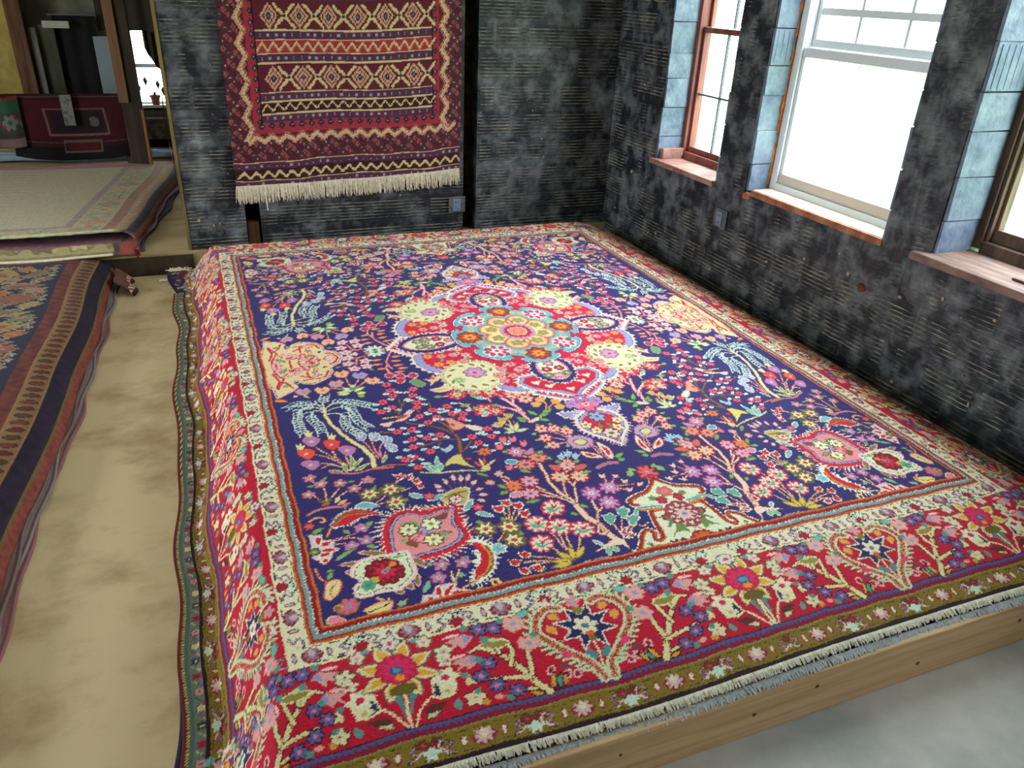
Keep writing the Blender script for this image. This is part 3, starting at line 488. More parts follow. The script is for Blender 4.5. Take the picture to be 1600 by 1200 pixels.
    lf(K8, 1060, 910, 1130, 940, 70, (140, 180, 60)); dt(K8, 1010, 850, 34, (90, 150, 120)); dt(K8, 415, 935, 22, (232, 170, 170)); lf(K8, 490, 920, 570, 955, 24, (190, 200, 140))
    # bottom left of the side cartouche: orange bit at the edge
    lf(K8, 200, 975, 340, 985, 44, (232, 160, 60), RED)
def draw_side_cartouche():
    q = [(80, 300), (150, 315), (230, 330), (250, 370), (300, 375), (340, 340), (440, 325), (560, 320), (640, 345), (690, 400), (700, 425), (780, 435), (860, 480), (885, 525), (860, 580), (790, 610), (780, 625), (800, 660), (760, 720), (690, 760), (600, 800), (500, 800), (450, 775), (400, 770), (380, 800), (440, 830), (400, 870), (300, 920), (230, 950), (150, 620)]
    p = T(K8, q); b = np.array([[-.02, p[0][1]]]); p = np.vstack([p, [[-.02, p[-2][1]]], b]); p[-3] = [-.02, p[-3][1]]
    # make it symmetric about the design's middle line
    top = [r for r in p[12:-2]]; half = np.array(top); half = half[half[:, 1] <= CYD+.01]
    full = np.vstack([half[::-1], np.stack([half[:, 0], 2*CYD-half[:, 1]], -1)])
    Q.poly(grow(full, .010), (150, 110, 170)); Q.poly(grow(full, .006), (240, 200, 200)); Q.poly(full, (150, 60, 60)); Q.poly(grow(full, -.004), (232, 204, 158))
    RD = (202, 30, 56)
    for pts in ([(680, 525), (560, 500), (420, 510), (340, 530), (200, 530), (140, 480), (150, 440)], [(660, 545), (560, 600), (540, 660), (420, 640), (300, 720)], [(420, 560), (280, 590), (200, 640), (200, 690), (280, 740)], [(300, 740), (230, 860)], [(540, 680), (560, 740)], [(560, 740), (690, 700)], [(500, 770), (600, 745)], [(350, 600), (370, 640)], [(440, 590), (500, 640)]): ln(K8, pts, 22, RD, None)
    for pts in ([(170, 480), (190, 510), (240, 520)], [(260, 610), (215, 660), (230, 690)], [(470, 660), (400, 680), (330, 690)], [(560, 590), (470, 605)], [(540, 640), (500, 620)]): ln(K8, pts, 26, (238, 186, 200), RD)
    for pts in ([(180, 560), (165, 600), (190, 650)], [(300, 560), (240, 600), (240, 650), (280, 690)], [(480, 640), (440, 690), (360, 720)], [(620, 640), (640, 700), (600, 730)], [(420, 540), (330, 560), (260, 545)], [(590, 560), (640, 580), (600, 620)]): ln(K8, pts, 30, (236, 180, 190), RD)
    for pts in ([(480, 720), (540, 730)], [(350, 660), (410, 665)], [(520, 560), (590, 585)], [(640, 745), (720, 720), (760, 660)], [(250, 780), (330, 800), (380, 850)], [(840, 520), (820, 570), (770, 585)], [(170, 700), (240, 760), (220, 850)]): ln(K8, pts, 24, RD, None)
    pg(K8, [(690, 525), (730, 490), (760, 480), (750, 510), (830, 500), (790, 530), (830, 560), (730, 550)], (236, 190, 200), RD, .004, False); dt(K8, 700, 527, 30, RD)
    for a in ((560, 540, 600, 550), (580, 620, 640, 590), (250, 690, 320, 640), (290, 830, 350, 815), (640, 660, 600, 680)): lf(K8, *a, 40, (130, 170, 100), (110, 110, 70))
    pg(K8, [(450, 545), (490, 520), (550, 530), (550, 560), (490, 570)], (232, 180, 160), (170, 60, 70))
    for a in ((690, 620, 740, 620), (400, 790, 460, 790)): lf(K8, *a, 44, NAVY, (230, 190, 200))
def draw_arch():
    q = [(640, 150), (600, 245), (520, 290), (460, 330), (460, 360), (540, 380), (700, 400), (620, 430), (690, 560), (735, 640), (700, 670), (660, 650), (640, 600), (590, 590), (550, 640), (560, 690), (520, 800)]
    p = T(K7, q); e = T(K7, [(520, 800)])[0]
    left = curve(p, 4); tip = np.array([[CXD+.0, left[0][1]]]); left[:, 0] = left[:, 0]-(left[0, 0]-CXD); 
    right = np.stack([2*CXD-left[:, 0], left[:, 1]], -1)[::-1]
    left[-1, 1] = right[0, 1] = -.01
    full = np.vstack([left, right]); Q.line(full, .028, WHITE); Q.line(full, .021, (150, 40, 26)); Q.poly(full, (222, 222, 196)); Q.line(full, .014, (150, 40, 26)); Q.line(np.vstack([left[:, :]+[.006, 0]]), .004, (214, 110, 50))
    dx = -(T(K7, q)[0][0]-CXD)
    def sh(K, pts): 
        r = T(K, pts); r[:, 0] += dx; return r
    Q.line(curve(sh(K7, [(490, 450), (520, 400), (620, 380), (700, 375), (760, 380)])), .016, WHITE); Q.line(curve(sh(K7, [(490, 450), (520, 400), (620, 380), (700, 375)])), .012, (110, 170, 170)); Q.line(curve(sh(K7, [(540, 415), (650, 400), (760, 400)])), .010, (216, 120, 50))
    def f2(x, y, r, **kw): c = sh(K7, [(x, y)])[0]; Q.flower(c[0], c[1], R(K7, x, y, r), **kw)
    f2(895, 440, 150, n=12, c=(236, 206, 170), cc=(170, 150, 190), oc=(150, 60, 80), star=True); f2(895, 440, 90, n=9, c=(230, 180, 170), cc=(160, 150, 200), oc=(120, 50, 90))
    f2(735, 255, 62, n=6, c=(232, 90, 110), cc=(240, 130, 140), oc=(110, 140, 70)); f2(710, 325, 44, n=5, c=(190, 30, 56), cc=(200, 50, 70)); f2(630, 310, 36, n=5, c=(110, 140, 80), cc=(90, 120, 70), oc=None); f2(875, 280, 44, n=5, c=(190, 30, 56), cc=(196, 40, 60)); f2(880, 240, 30, n=4, c=(80, 110, 70), cc=(80, 110, 70), oc=None)
    f2(740, 470, 34, n=5, c=(180, 30, 50), cc=(190, 40, 60)); Q.line(curve(sh(K7, [(740, 470), (790, 500), (770, 545)])), .010, (90, 130, 90)); Q.line(curve(sh(K7, [(640, 480), (740, 465)])), .005, (150, 40, 50))
    Q.poly(sh(K7, [(820, 520), (880, 520), (960, 590), (890, 580), (830, 600), (810, 640), (830, 560)]), (110, 134, 70)); Q.line(curve(sh(K7, [(990, 540), (990, 600), (900, 680), (800, 700)])), .005, (170, 40, 60))
    f2(840, 690, 60, n=6, c=(92, 26, 76), cc=(110, 40, 90), oc=None); f2(900, 660, 36, n=5, c=(70, 50, 70), cc=(60, 40, 60), oc=None); f2(1075, 650, 95, n=9, c=(214, 90, 40), cc=(234, 150, 150), oc=(150, 20, 30)); f2(690, 745, 50, n=6, c=(222, 180, 60), cc=(170, 120, 40), oc=(120, 90, 40)); f2(625, 700, 24, n=4, c=(60, 70, 60), cc=WHITE, oc=None)
    f2(600, 95, 100, n=9, c=(230, 92, 88), cc=(150, 160, 200), oc=(120, 30, 70)); f2(620, 130, 30, n=5, c=(200, 20, 60), cc=(220, 60, 90))
    lf(K7, 440, 130, 450, 70, 60, (140, 180, 90)); lf(K7, 640, 40, 720, 60, 40, (140, 180, 90)); lf(K7, 430, 60, 500, 80, 40, (140, 180, 90))
    f2(430, 810, 46, n=6, c=(200, 80, 100), cc=(222, 40, 60))
def PO(r, ph):
    ph = math.radians(ph); return CXD-r*math.cos(ph), CYD-r*math.sin(ph)*1.04
def pell(r, ph, rr, rt, n=28, pw=1.):
    c = math.radians(ph); out = []
    for k in range(n):
        t = 2*math.pi*k/n; a = rr*math.cos(t); b = rt*math.copysign(abs(math.sin(t))**pw, math.sin(t))
        out.append((CXD-((r+a)*math.cos(c)-b*math.sin(c)), CYD-1.04*((r+a)*math.sin(c)+b*math.cos(c))))
    return np.array(out)
def draw_medallion():
    LR = (208, 26, 62)
    # left and near tips
    for ph in (0, 90):
        tip = np.array([PO(.30, ph-30), PO(.45, ph-20), PO(.55, ph-9), PO(.625, ph), PO(.55, ph+9), PO(.45, ph+20), PO(.30, ph+30)])
        if ph == 90: tip = np.array([PO(.40, 62), PO(.52, 66), PO(.60, 76), PO(.635, 84), PO(.67, 90), PO(.635, 96), PO(.60, 104), PO(.52, 114), PO(.40, 118)])
        Q.flame(grow(tip, .018), .02, .02, (238, 214, 204)); Q.poly(grow(tip, .022), (238, 220, 214)); Q.poly(grow(tip, .010), LILAC if ph == 90 else (236, 190, 180)); Q.poly(tip, LR)
    LR2 = LR
    for ph in (22, 68, -22, 112):
        e = pell(.425, ph, .145, .135); Q.flame(grow(e, .018), .022, .02, (238, 220, 206)); Q.poly(grow(e, .022), (236, 220, 208)); Q.poly(grow(e, .014), (70, 60, 110)); Q.poly(grow(e, .011), LILAC); Q.flame(grow(pell(.415, ph, .125, .125), .0), .012, .02, LR); Q.poly(pell(.415, ph, .125, .125), LR)
    cd = pell(.50, 45, .135, .13); pg(M1, [(610, 855), (700, 830), (790, 790), (870, 780), (960, 770), (940, 810), (860, 840), (760, 870), (680, 878)], (232, 206, 160), (170, 90, 110)); ln(M1, [(640, 862), (760, 845), (880, 800)], 14, (214, 130, 100), None)
    for ph in (34, 56): Q.poly(pell(.44, ph, .05, .035), (232, 220, 184))
    Q.flame(grow(cd, -.004), .02, .045, (238, 224, 190)); Q.poly(grow(cd, .002), (150, 120, 90)); Q.poly(cd, (230, 218, 178)); Q.line(np.vstack([grow(cd, -.008), grow(cd, -.008)[:1]]), .003, (140, 130, 100))
    for k in range(12):
        x, y = pell(.50, 45, .100, .096, 12)[k]; Q.leaf(x, y, .036, .016, math.atan2(y-PO(.5, 45)[1], x-PO(.5, 45)[0])+.9, (124, 116, 60))
    x, y = PO(.47, 45); Q.flower(x, y, .046, 7, (186, 150, 196), (226, 110, 150), (170, 90, 140)); Q.flower(x, y, .032, 5, (228, 150, 180), (170, 60, 120), None); x, y = PO(.565, 42); Q.flower(x, y, .026, 6, (150, 186, 120), (232, 190, 170), None)
    Q.poly(np.array([PO(r, p) for r, p in [(.36, k*10) for k in range(-3, 13)]]+[(CXD, CYD)]), LR)
    for ph in (22, 68, -22, 112):
        sg = 1 if ph in (22, 112) else -1
        for i, (r, d, c) in enumerate(((.50, -7, (240, 168, 50)), (.51, 3, (240, 168, 50)), (.46, -11, (240, 150, 60)), (.45, -3, (232, 150, 140)), (.46, 6, (240, 170, 70)), (.40, 0, (226, 160, 170)), (.40, -10, (226, 150, 160)), (.41, 10, (214, 170, 150)), (.36, 5, (226, 190, 170)), (.35, -5, (220, 200, 170)))):
            x, y = PO(r, ph+d); Q.flower(x, y, .021, 6, c if abs(ph-22) < 60 and ph < 45 else (226, 150, 160), (150, 120, 70), (220, 70, 110))
        for r, d in ((.37, 9), (.36, -9), (.38, 0)): x, y = PO(r, ph+d); Q.ell(x, y, .020, .010, .5+d, (226, 190, 180)); Q.ell(x, y, .008, .005, 0, (50, 40, 90))
        for r, d in ((.47, 1), (.43, -7)): x, y = PO(r, ph+d); Q.leaf(x, y, .03, .015, d, (130, 170, 80))
    nt = np.array([(-.165, .455), (-.185, .50), (-.16, .55), (-.11, .585), (-.055, .615), (0, .665), (.055, .615), (.11, .585), (.16, .55), (.185, .50), (.165, .455), (.0, .44)]); nt = np.stack([CXD+nt[:, 0], CYD-nt[:, 1]], -1)
    Q.flame(grow(nt, .012), .024, .02, (236, 216, 208)); Q.poly(grow(nt, .018), (236, 218, 210)); Q.poly(grow(nt, .007), (70, 60, 110)); Q.poly(grow(nt, .004), LILAC); Q.poly(grow(nt, -.012), LR)
    for dx, yy in ((-.075, .555), (-.12, .515), (0, .605)): Q.poly(np.array([(CXD+dx-.024, CYD-yy+.012), (CXD+dx-.012, CYD-yy+.018), (CXD+dx, CYD-yy+.010), (CXD+dx+.012, CYD-yy+.018), (CXD+dx+.024, CYD-yy+.012), (CXD+dx, CYD-yy-.022)]), (238, 214, 200))
    for ph in (0, 90):
        RE, RL_, RT = (.435, .150, .088) if ph == 0 else (.40, .118, .092)
        e = pell(RE, ph, RL_, RT, 28, 1.3); Q.flame(grow(e, .010), .018, .018, (236, 214, 220)); Q.poly(grow(e, .012), (236, 214, 220)); Q.flame(grow(e, .004), .014, .018, (52, 40, 108)); Q.poly(grow(e, .006), (52, 40, 108)); e = pell(RE, ph, RL_-.022, RT-.024, 28, 1.3); Q.poly(grow(e, .006), (240, 140, 160)); Q.poly(grow(e, -.002), (150, 50, 90)); Q.poly(grow(e, -.004), (232, 222, 196))
        for r, d, c in ((.40, -4.5, (196, 30, 66)), (.40, 4.5, (196, 30, 66)), (.46, -1, (214, 150, 170)), (.35, 0, (222, 140, 170)), (.49, 3, (130, 170, 110)), (.45, 5, (120, 160, 90)), (.45, -6, (120, 160, 90))): x, y = PO(r, ph+d); Q.flower(x, y, .021, 6, c, (232, 190, 190), (110, 40, 60))
    # blue lobed disc
    ph = np.linspace(-40, 130, 260); r = .295+.022*np.abs(np.cos(np.radians(ph*4)))-.02*np.exp(-((np.mod(ph, 45)-22.5)/3.5)**2)*2.2
    for e, c in ((.014, (60, 50, 110)), (.009, (226, 232, 232)), (.004, (70, 130, 160)), (0, (112, 180, 194))): Q.poly(np.array([PO(a+e, b) for a, b in zip(r, ph)]+[(CXD, CYD)]), c)
    for p in (22.5, 67.5):
        Q.poly(np.array([PO(.31, p-4), PO(.285, p-3), PO(.28, p-7), PO(.262, p-6), PO(.262, p+6), PO(.28, p+7), PO(.285, p+3), PO(.31, p+4)]), (200, 30, 74))
    for i, p in enumerate((0, 45, 90)):
        x, y = PO(.245, p); c = (212, 80, 40) if i % 2 == 0 else (206, 50, 110); Q.flower(x, y, .058, 8, c, (190, 170, 200), (160, 50, 40) if i % 2 == 0 else WHITE, star=(i % 2 == 0)); Q.flower(x, y, .032, 6, (236, 160, 60) if i % 2 == 0 else (236, 220, 220), (200, 60, 80), None)
    for p in (17, 28, 62, 73): x, y = PO(.225, p); Q.flower(x, y, .018, 5, (214, 190, 130), (180, 150, 90), None)
    for p in (11, 34, 56, 79): x, y = PO(.265, p); Q.leaf(x, y, .045, .012, math.radians(p*3), (60, 100, 130))
    for k in range(-1, 4):
        p = 22.5+45*k; c = (246, 196, 150) if k % 2 else (240, 216, 160); Q.poly(grow(pell(.125, p, .062, .056), .006), (214, 50, 60)); Q.poly(pell(.125, p, .062, .056), (240, 140, 90)); Q.poly(pell(.123, p, .055, .049), c)
        x, y = PO(.128, p); Q.flower(x, y, .028, 5, (150, 160, 90), (226, 140, 130), (180, 140, 90))
    Q.dot(CXD, CYD, .092, (240, 150, 100)); Q.dot(CXD, CYD, .086, (180, 160, 210)); Q.flower(CXD, CYD, .082, 18, (196, 26, 60), (196, 26, 60), None, star=True); Q.dot(CXD, CYD, .068, (200, 30, 70)); Q.dot(CXD, CYD, .05, (240, 220, 180)); Q.flower(CXD, CYD, .042, 8, (238, 130, 120), (240, 170, 150), (230, 150, 100))
    # pendant
    y0 = T(M2, [(870, 545)])[0][1]; ax = lambda pts: np.array([(CXD+(p[0]-ca), p[1]) for p, ca in ((q, np.interp(q[1], YA, XA)) for q in T(M2, pts))])
    YA = [T(M2, [p])[0][1] for p in ((1258, 985), (960, 640), (870, 545), (560, 250))]; XA = [T(M2, [p])[0][0] for p in ((1258, 985), (960, 640), (870, 545), (560, 250))]
    wing = ax([(940, 650), (900, 700), (800, 745), (700, 730), (640, 690), (720, 690), (800, 680), (880, 650)]); Q.flame(wing, .018, .016, (238, 214, 214)); Q.poly(grow(wing, .008), (238, 220, 220)); Q.poly(wing, LILAC); Q.line(wing[:5], .003, (60, 60, 90))
    L = ax([(955, 640), (950, 700), (880, 760), (930, 840), (1050, 890), (1170, 940), (1258, 985)]); Rr = np.stack([2*CXD-L[:, 0], L[:, 1]], -1)[::-1]; sh = np.vstack([curve(L, 4), curve(Rr, 4)])
    Q.flame(grow(sh, .028), .022, .02, (236, 190, 196)); Q.poly(grow(sh, .032), (238, 216, 204)); Q.poly(grow(sh, .018), (60, 60, 100)); Q.poly(grow(sh, .015), LILAC); Q.flame(grow(sh, -.004), .010, .016, (206, 26, 60)); Q.poly(sh, (206, 26, 60))
    b, t = sh[:, 1].min(), sh[:, 1].max(); h = t-b
    for dx, fy in ((-.07, .55), (-.045, .36)): Q.flower(CXD+dx, b+h*fy, .024, 5, (238, 214, 170), (220, 120, 100), MAROON)
    Q.flower(CXD, b+h*.22, .032, 7, (226, 206, 190), (120, 120, 70), (120, 30, 60)); Q.flower(CXD, b+h*.72, .036, 6, (140, 170, 210), (90, 120, 90), (90, 40, 80)); Q.leaf(CXD-.02, b+h*.45, .05, .016, 1.2, (120, 130, 60)); Q.dot(CXD, b+h*.5, .012, (150, 40, 60))
    c = ax([(950, 600)])[0]; Q.flower(CXD, c[1], .05, 7, (232, 110, 140), (240, 190, 190), (150, 40, 110)); Q.flower(CXD-.05, c[1]+.02, .03, 5, (196, 130, 190), (150, 60, 120), (200, 160, 200)); Q.flower(CXD, c[1]+.05, .03, 5, (190, 120, 180), (240, 200, 200), MAROON)
# ---- border: units drawn along t, s = 0 at the outer guard .. H at the inner edge
def border_unit(put, kind, BS=1.):
    """put(fn) maps local (t, s) to canvas; units sit on the outer guard"""
    H = .283
    put0 = put; put = lambda a, b: put0(a*BS, b*BS*1.06)
    def P(pts): return np.array([put(a, b) for a, b in pts])
    def fl_(t, s, r, **kw): x, y = put(t, s); Q.flower(x, y, r*BS*(.92 if BS < 1 else 1), **kw)
    def lf_(t0, s0, t1, s1, wd, c, oc=None): a, b = P([(t0, s0), (t1, s1)]); d = b-a; Q.leaf((a[0]+b[0])/2, (a[1]+b[1])/2, math.hypot(*d), wd*BS, math.atan2(d[1], d[0]), c, oc)
    if kind == 'A':   # gold palmette
        Q.line(P([(0, 0), (0, .11)]), .007, CREAM)
        for sg in (-1, 1):
            pl = P([(sg*.006, .03), (sg*.02, .08), (sg*.045, .115), (sg*.01, .125)]); Q.poly(pl, (66, 140, 140))
            Q.line(curve(P([(sg*.008, 0), (sg*.035, .05), (sg*.06, .075)])), .006, CREAM)
            Q.poly(P([(sg*.06, .07), (sg*.085, .06), (sg*.12, .065), (sg*.13, .10), (sg*.125, .145), (sg*.085, .155), (sg*.07, .12)]), (226, 216, 178)); Q.poly(P([(sg*.066, .075), (sg*.09, .068), (sg*.085, .095), (sg*.078, .12)]), (40, 40, 84)); fl_(sg*.105, .122, .036, n=6, c=(230, 222, 190), cc=(206, 40, 80), oc=None); fl_(sg*.10, .08, .022, n=5, c=(226, 214, 170), cc=(190, 170, 110), oc=None)
            lf_(sg*.04, .012, sg*.085, .045, .018, (206, 206, 160), (90, 40, 30)); lf_(sg*.035, .03, sg*.10, .05, .026, (96, 44, 36))
            lf_(sg*.155, .075, sg*.165, .11, .018, (222, 206, 160)); lf_(sg*.175, .075, sg*.16, .10, .014, (222, 206, 160)); fl_(sg*.165, .035, .026, n=5, c=(222, 206, 166), cc=(222, 200, 160), oc=(96, 30, 40)); lf_(sg*.115, .015, sg*.125, .05, .02, (84, 150, 140))
            fl_(sg*.125, .205, .024, n=5, c=(214, 214, 180), cc=(222, 150, 160), oc=(90, 80, 40)); fl_(sg*.12, .165+.01, .02, n=5, c=(214, 214, 180), cc=(222, 150, 160), oc=None); lf_(sg*.14, .17, sg*.165, .145, .018, (84, 150, 140)); fl_(sg*.085, .252, .02, n=5, c=(226, 206, 190), cc=(222, 150, 160), oc=(110, 100, 40)); lf_(sg*.05, .262, sg*.075, .268, .014, (90, 160, 160))
        [lf_(.030*math.cos(q), .180+.030*math.sin(q), .104*math.cos(q), .180+.100*math.sin(q), .040, (228, 206, 148), (112, 84, 96)) or lf_(.034*math.cos(q), .180+.034*math.sin(q), .090*math.cos(q), .180+.086*math.sin(q), .024, (216, 164, 58)) for q in [math.pi/2+.39+k*math.pi/4 for k in range(8)]]; fl_(0, .186, .046, n=10, c=(214, 40, 92), cc=(214, 40, 92), oc=(190, 30, 70)); x, y = put(0, .182); Q.dot(x, y, .016, (60, 80, 130)); Q.dot(x, y, .010, (84, 150, 170)); x, y = put(0, .157); Q.dot(x, y, .011, (236, 140, 30)); x, y = put(0, .118); Q.ell(x, y, .034, .02, 0, (104, 92, 34))
        fl_(0, .272, .024, n=5, c=(226, 206, 196), cc=(226, 50, 90), oc=(60, 120, 130))
    elif kind == 'B':  # heart of leaves with a star
        Q.line(P([(0, 0), (0, .12)]), .007, CREAM)
        for sg in (-1, 1):
            pts = [(sg*.012, 0), (sg*.03, .05), (sg*.07, .09), (sg*.11, .135), (sg*.135, .185), (sg*.12, .23), (sg*.08, .255), (sg*.05, .25)]
            c = curve(P(pts), 6); Q.line(c, .034, (196, 210, 170)); 
            n = len(c)
            for i in range(4, n-2, 2):
                d = c[i+1]-c[i]; d = d/(np.hypot(*d)+1e-9); nn = np.array([d[1], -d[0]]); ct = np.array(put(0, .17)); nn = nn if np.dot(nn, c[i]-ct) > 0 else -nn
                Q.line([c[i]+nn*.012, c[i]+nn*.032+d*.012], .008, (198, 212, 174)); Q.line([c[i+1]+nn*.014, c[i+1]+nn*.026+d*.010], .0025, (80, 90, 60))
            Q.line(c, .016, RED); Q.line(c, .010, (226, 150, 110)); Q.line(c, .005, (150, 60, 40))
            lf_(sg*.10, .10, sg*.065, .085, .024, (226, 60, 110)); lf_(sg*.085, .235, sg*.06, .21, .026, GOLD, (190, 30, 100)); lf_(sg*.10, .20, sg*.085, .165, .026, GOLD, (190, 30, 100)); lf_(sg*.012, .06, sg*.03, .10, .022, (76, 140, 146))
            lf_(sg*.06, .27, sg*.10, .275, .018, (230, 206, 200)); lf_(sg*.13, .265, sg*.18, .255, .022, (110, 180, 180), (110, 120, 50))
            for (a, b) in ((.075, .03), (.10, .035), (.115, .022), (.14, .06)): x, y = put(sg*a, b); Q.ell(x, y, .012, .017, .4*sg, (230, 170, 170)); Q.ell(x, y, .006, .010, .4*sg, (150, 20, 50))
            x, y = put(sg*.10, .06); Q.ell(x, y, .02, .006, .3*sg, (96, 70, 70))
        fl_(0, .172, .094, n=8, c=(222, 214, 190), cc=CREAM, oc=None, star=True, rot=math.pi/8); fl_(0, .172, .080, n=8, c=(44, 36, 92), cc=(44, 36, 92), oc=None, star=True, rot=math.pi/8); fl_(0, .175, .034, n=6, c=(230, 214, 190), cc=(70, 120, 140), oc=None); x, y = put(0, .146); Q.dot(x, y, .011, (222, 90, 30)); x, y = put(0, .13); Q.dot(x, y, .011, (120, 110, 40)); x, y = put(0, .23); Q.dot(x, y, .014, (130, 120, 40)); fl_(0, .262, .024, n=5, c=(226, 140, 150), cc=(110, 180, 180), oc=None)
    else:            # cream tree, t grows away from the heart
        TC = (222, 206, 150)
        for pts, w_ in (([(0, 0), (.03, .055), (.06, .11), (.09, .155)], .018), ([(.03, .055), (.02, .11), (.015, .17)], .014), ([(.035, .06), (.08, .07), (.13, .075)], .014), ([(.07, .11), (.055, .16), (.06, .20)], .012), ([(.09, .155), (.13, .185), (.155, .18)], .012), ([(.09, .155), (.085, .20)], .010), ([(.03, .02), (.06, .03), (.085, .035)], .010)):
            c = curve(P(pts)); Q.line(c, w_+.006, (110, 24, 44)); Q.line(c, w_, TC, w_*.7)
        lf_(.05, .185, .13, .19, .03, (150, 132, 60), CREAM); lf_(.07, .20, .125, .205, .016, (190, 204, 160), None)
        for t, s in ((.02, .23), (.005, .155)): Q.poly(P([(t-.030, s+.016), (t-.014, s+.034), (t-.004, s+.022), (t+.010, s+.038), (t+.026, s+.026), (t+.020, s+.010), (t+.032, s), (t+.012, s-.006), (t+.01, s-.024), (t-.010, s-.010), (t-.026, s-.012)]), (216, 150, 150)); fl_(t, s+.008, .028, n=6, c=(224, 166, 156), cc=(160, 150, 196), oc=None)
        for t, s in ((.165, .225), (.17, .155)): Q.poly(P([(t-.03, s), (t+.0, s+.022), (t+.012, s+.014), (t+.034, s+.032), (t+.028, s+.010), (t+.046, s+.004), (t+.026, s-.006), (t+.038, s-.024), (t+.014, s-.014), (t+.008, s-.032)]), (218, 156, 154)); Q.poly(P([(t-.03, s), (t-.005, s+.016), (t, s-.016)]), (150, 144, 196)); lf_(t, s+.02, t+.05, s+.02, .012, (240, 190, 180), (190, 40, 80))
        for t, s in ((.075, .24), (.115, .245), (.125, .13), (.155, .095), (.12, .055), (.075, .008+.02)): fl_(t, s, .021, n=6, c=(98, 92, 148), cc=(226, 120, 146), oc=(66, 20, 56))
        for a in ((.045, .25, .055, .27), (.14, .255, .165, .265), (.185, .105, .20, .12), (.165, .06, .18, .045), (.145, .135, .15, .16), (.09, .005, .11, .02), (.10, .20, .12, .22), (-.01, .19, -.03, .18)): lf_(*a, .022, (76, 146, 136))
        for a, c in (((-.015, .005, -.03, .05), GOLD), ((-.03, .005, -.045, .045), (70, 150, 150)), ((-.045, .005, -.06, .04), (206, 150, 50)), ((.015, .0, .05, .012), (206, 150, 40))): lf_(*a, .012, c, (60, 24, 30))
        x, y = put(.125, .02); Q.ell(x, y, .012, .008, .3, (236, 150, 140)); x, y = put(.16, .015); Q.dot(x, y, .010, (206, 150, 60))
def draw_borders():
    X1, Y1 = CXD+.02, CYD+.02
    def band(d0, d1, c):
        Q.rect(-d1, -d1, X1, -d0, c); Q.rect(-d1, -d1, -d0, Y1, c)
    B = [(0, .007, ORNG), (.007, .022, (140, 24, 30)), (.022, .040, (124, 150, 150)), (.040, .047, RUST), (.047, .054, (198, 92, 40)), (.054, .122, (226, 216, 184)), (.122, .405, RED), (.405, .409, (70, 30, 40)), (.409, .425, (84, 78, 132)), (.425, .44, (126, 24, 56)), (.44, .444, (150, 130, 60)), (.444, .52, (128, 106, 32)), (.52, .56, (44, 22, 26))]
    for b in B: band(*b)
    z = .012
    for k in range(-40, 140):            # toothed edges
        a = k*z
        if a > -.03:
            Q.poly([(a, -.021), (a+z/2, -.030), (a+z, -.021)], (226, 226, 214)); Q.poly([(-.021, a), (-.030, a+z/2), (-.021, a+z)], (226, 226, 214))
            Q.poly([(a, -.020), (a+z/2, -.026), (a+z, -.020)], (140, 24, 30)); Q.poly([(-.020, a), (-.026, a+z/2), (-.020, a+z)], (140, 24, 30))
        if a > -.43:
            w2 = .016; a2 = k*w2
            Q.poly([(a2, -.428), (a2+w2/2, -.417), (a2+w2, -.428)], (126, 24, 56)); Q.poly([(-.428, a2), (-.417, a2+w2/2), (-.428, a2+w2)], (126, 24, 56))
    # cream guard: dashes, palmettes, hooks
    def guard(put, n0, n1, d0, d1, g1, g2, base):
        wd = d1-d0; mid = (d0+d1)/2; per = .255
        def P(pts): return np.array([put(a, b) for a, b in pts])
        k = n0
        while k < n1:
            if (k*1000) % 3 < 9:
                Q.line(P([(k, d0+.007), (k+.03, d0+.007)]), .003, g1); Q.line(P([(k+.012, d1-.007), (k+.042, d1-.007)]), .003, g1)
            k += .05
        k = n0; i = 0
        while k < n1:
            x, y = put(k, mid); 
            Q.poly(P([(k-.034, mid), (k-.026, mid+.016), (k-.010, mid+.026), (k+.010, mid+.026), (k+.026, mid+.016), (k+.034, mid), (k+.018, mid-.016), (k, mid-.024), (k-.018, mid-.016)]), g2[2]); Q.flower(x, y, .025, 8, g2[0], g2[1], None); Q.poly(P([(k-.012, mid-.008), (k, mid-.024), (k+.012, mid-.008), (k, mid+.010)]), g2[1])
            for dk in (-.05, .05): 
                x, y = put(k+dk, mid); q = put(k+dk, mid+.02); an = math.atan2(q[1]-y, q[0]-x); Q.ell(x, y, .018, .008, an, g2[2]); Q.ell(x, y, .012, .0045, an, g2[1])
            for sg in (-1, 1):
                c = k+sg*.092; Q.line(curve(P([(c-sg*.018, d1-.012), (c+sg*.004, mid+.012), (c-sg*.012, mid-.006), (c+sg*.014, d0+.014), (c+sg*.024, d0+.02)])), .008, g1); Q.line(curve(P([(c-sg*.018, d1-.012), (c+sg*.004, mid+.012), (c-sg*.012, mid-.006), (c+sg*.014, d0+.014)])), .004, g2[3]); Q.line(curve(P([(c-sg*.004, d1-.014), (c+sg*.018, mid), (c+sg*.008, d0+.016)])), .004, g2[4])
            c = k+per/2; x, y = put(c, mid+.012); Q.flower(x, y, .022, 6, g2[5], g2[5], None)
            for sg in (-1, 1): x, y = put(c+sg*.016, mid-.014); Q.flower(x, y, .015, 4, g2[6], base, g1)
            k += per; i += 1
    g = ((158, 104, 124), (190, 172, 186), (126, 40, 56), (160, 130, 170), (214, 160, 160), (160, 24, 44), (214, 222, 200))
    for sg_put, n0, n1 in ((lambda t, s: (t, -s), -.06, X1), (lambda t, s: (-s, t), .05, Y1)):
        guard(sg_put, n0+.005, n1, .054, .122, (52, 60, 52), g, (226, 216, 178))
    Q.line([(-.122, -.122), (X1, -.122)], .005, CREAM); Q.line([(-.122, -.122), (-.122, Y1)], .005, CREAM)
    # red main border
    for kd, t in (('B', .655), ('A', .144), ('A', 1.166), ('B', -.367)): border_unit(lambda a, b, t=t: (t+a, -.405+b), kd)
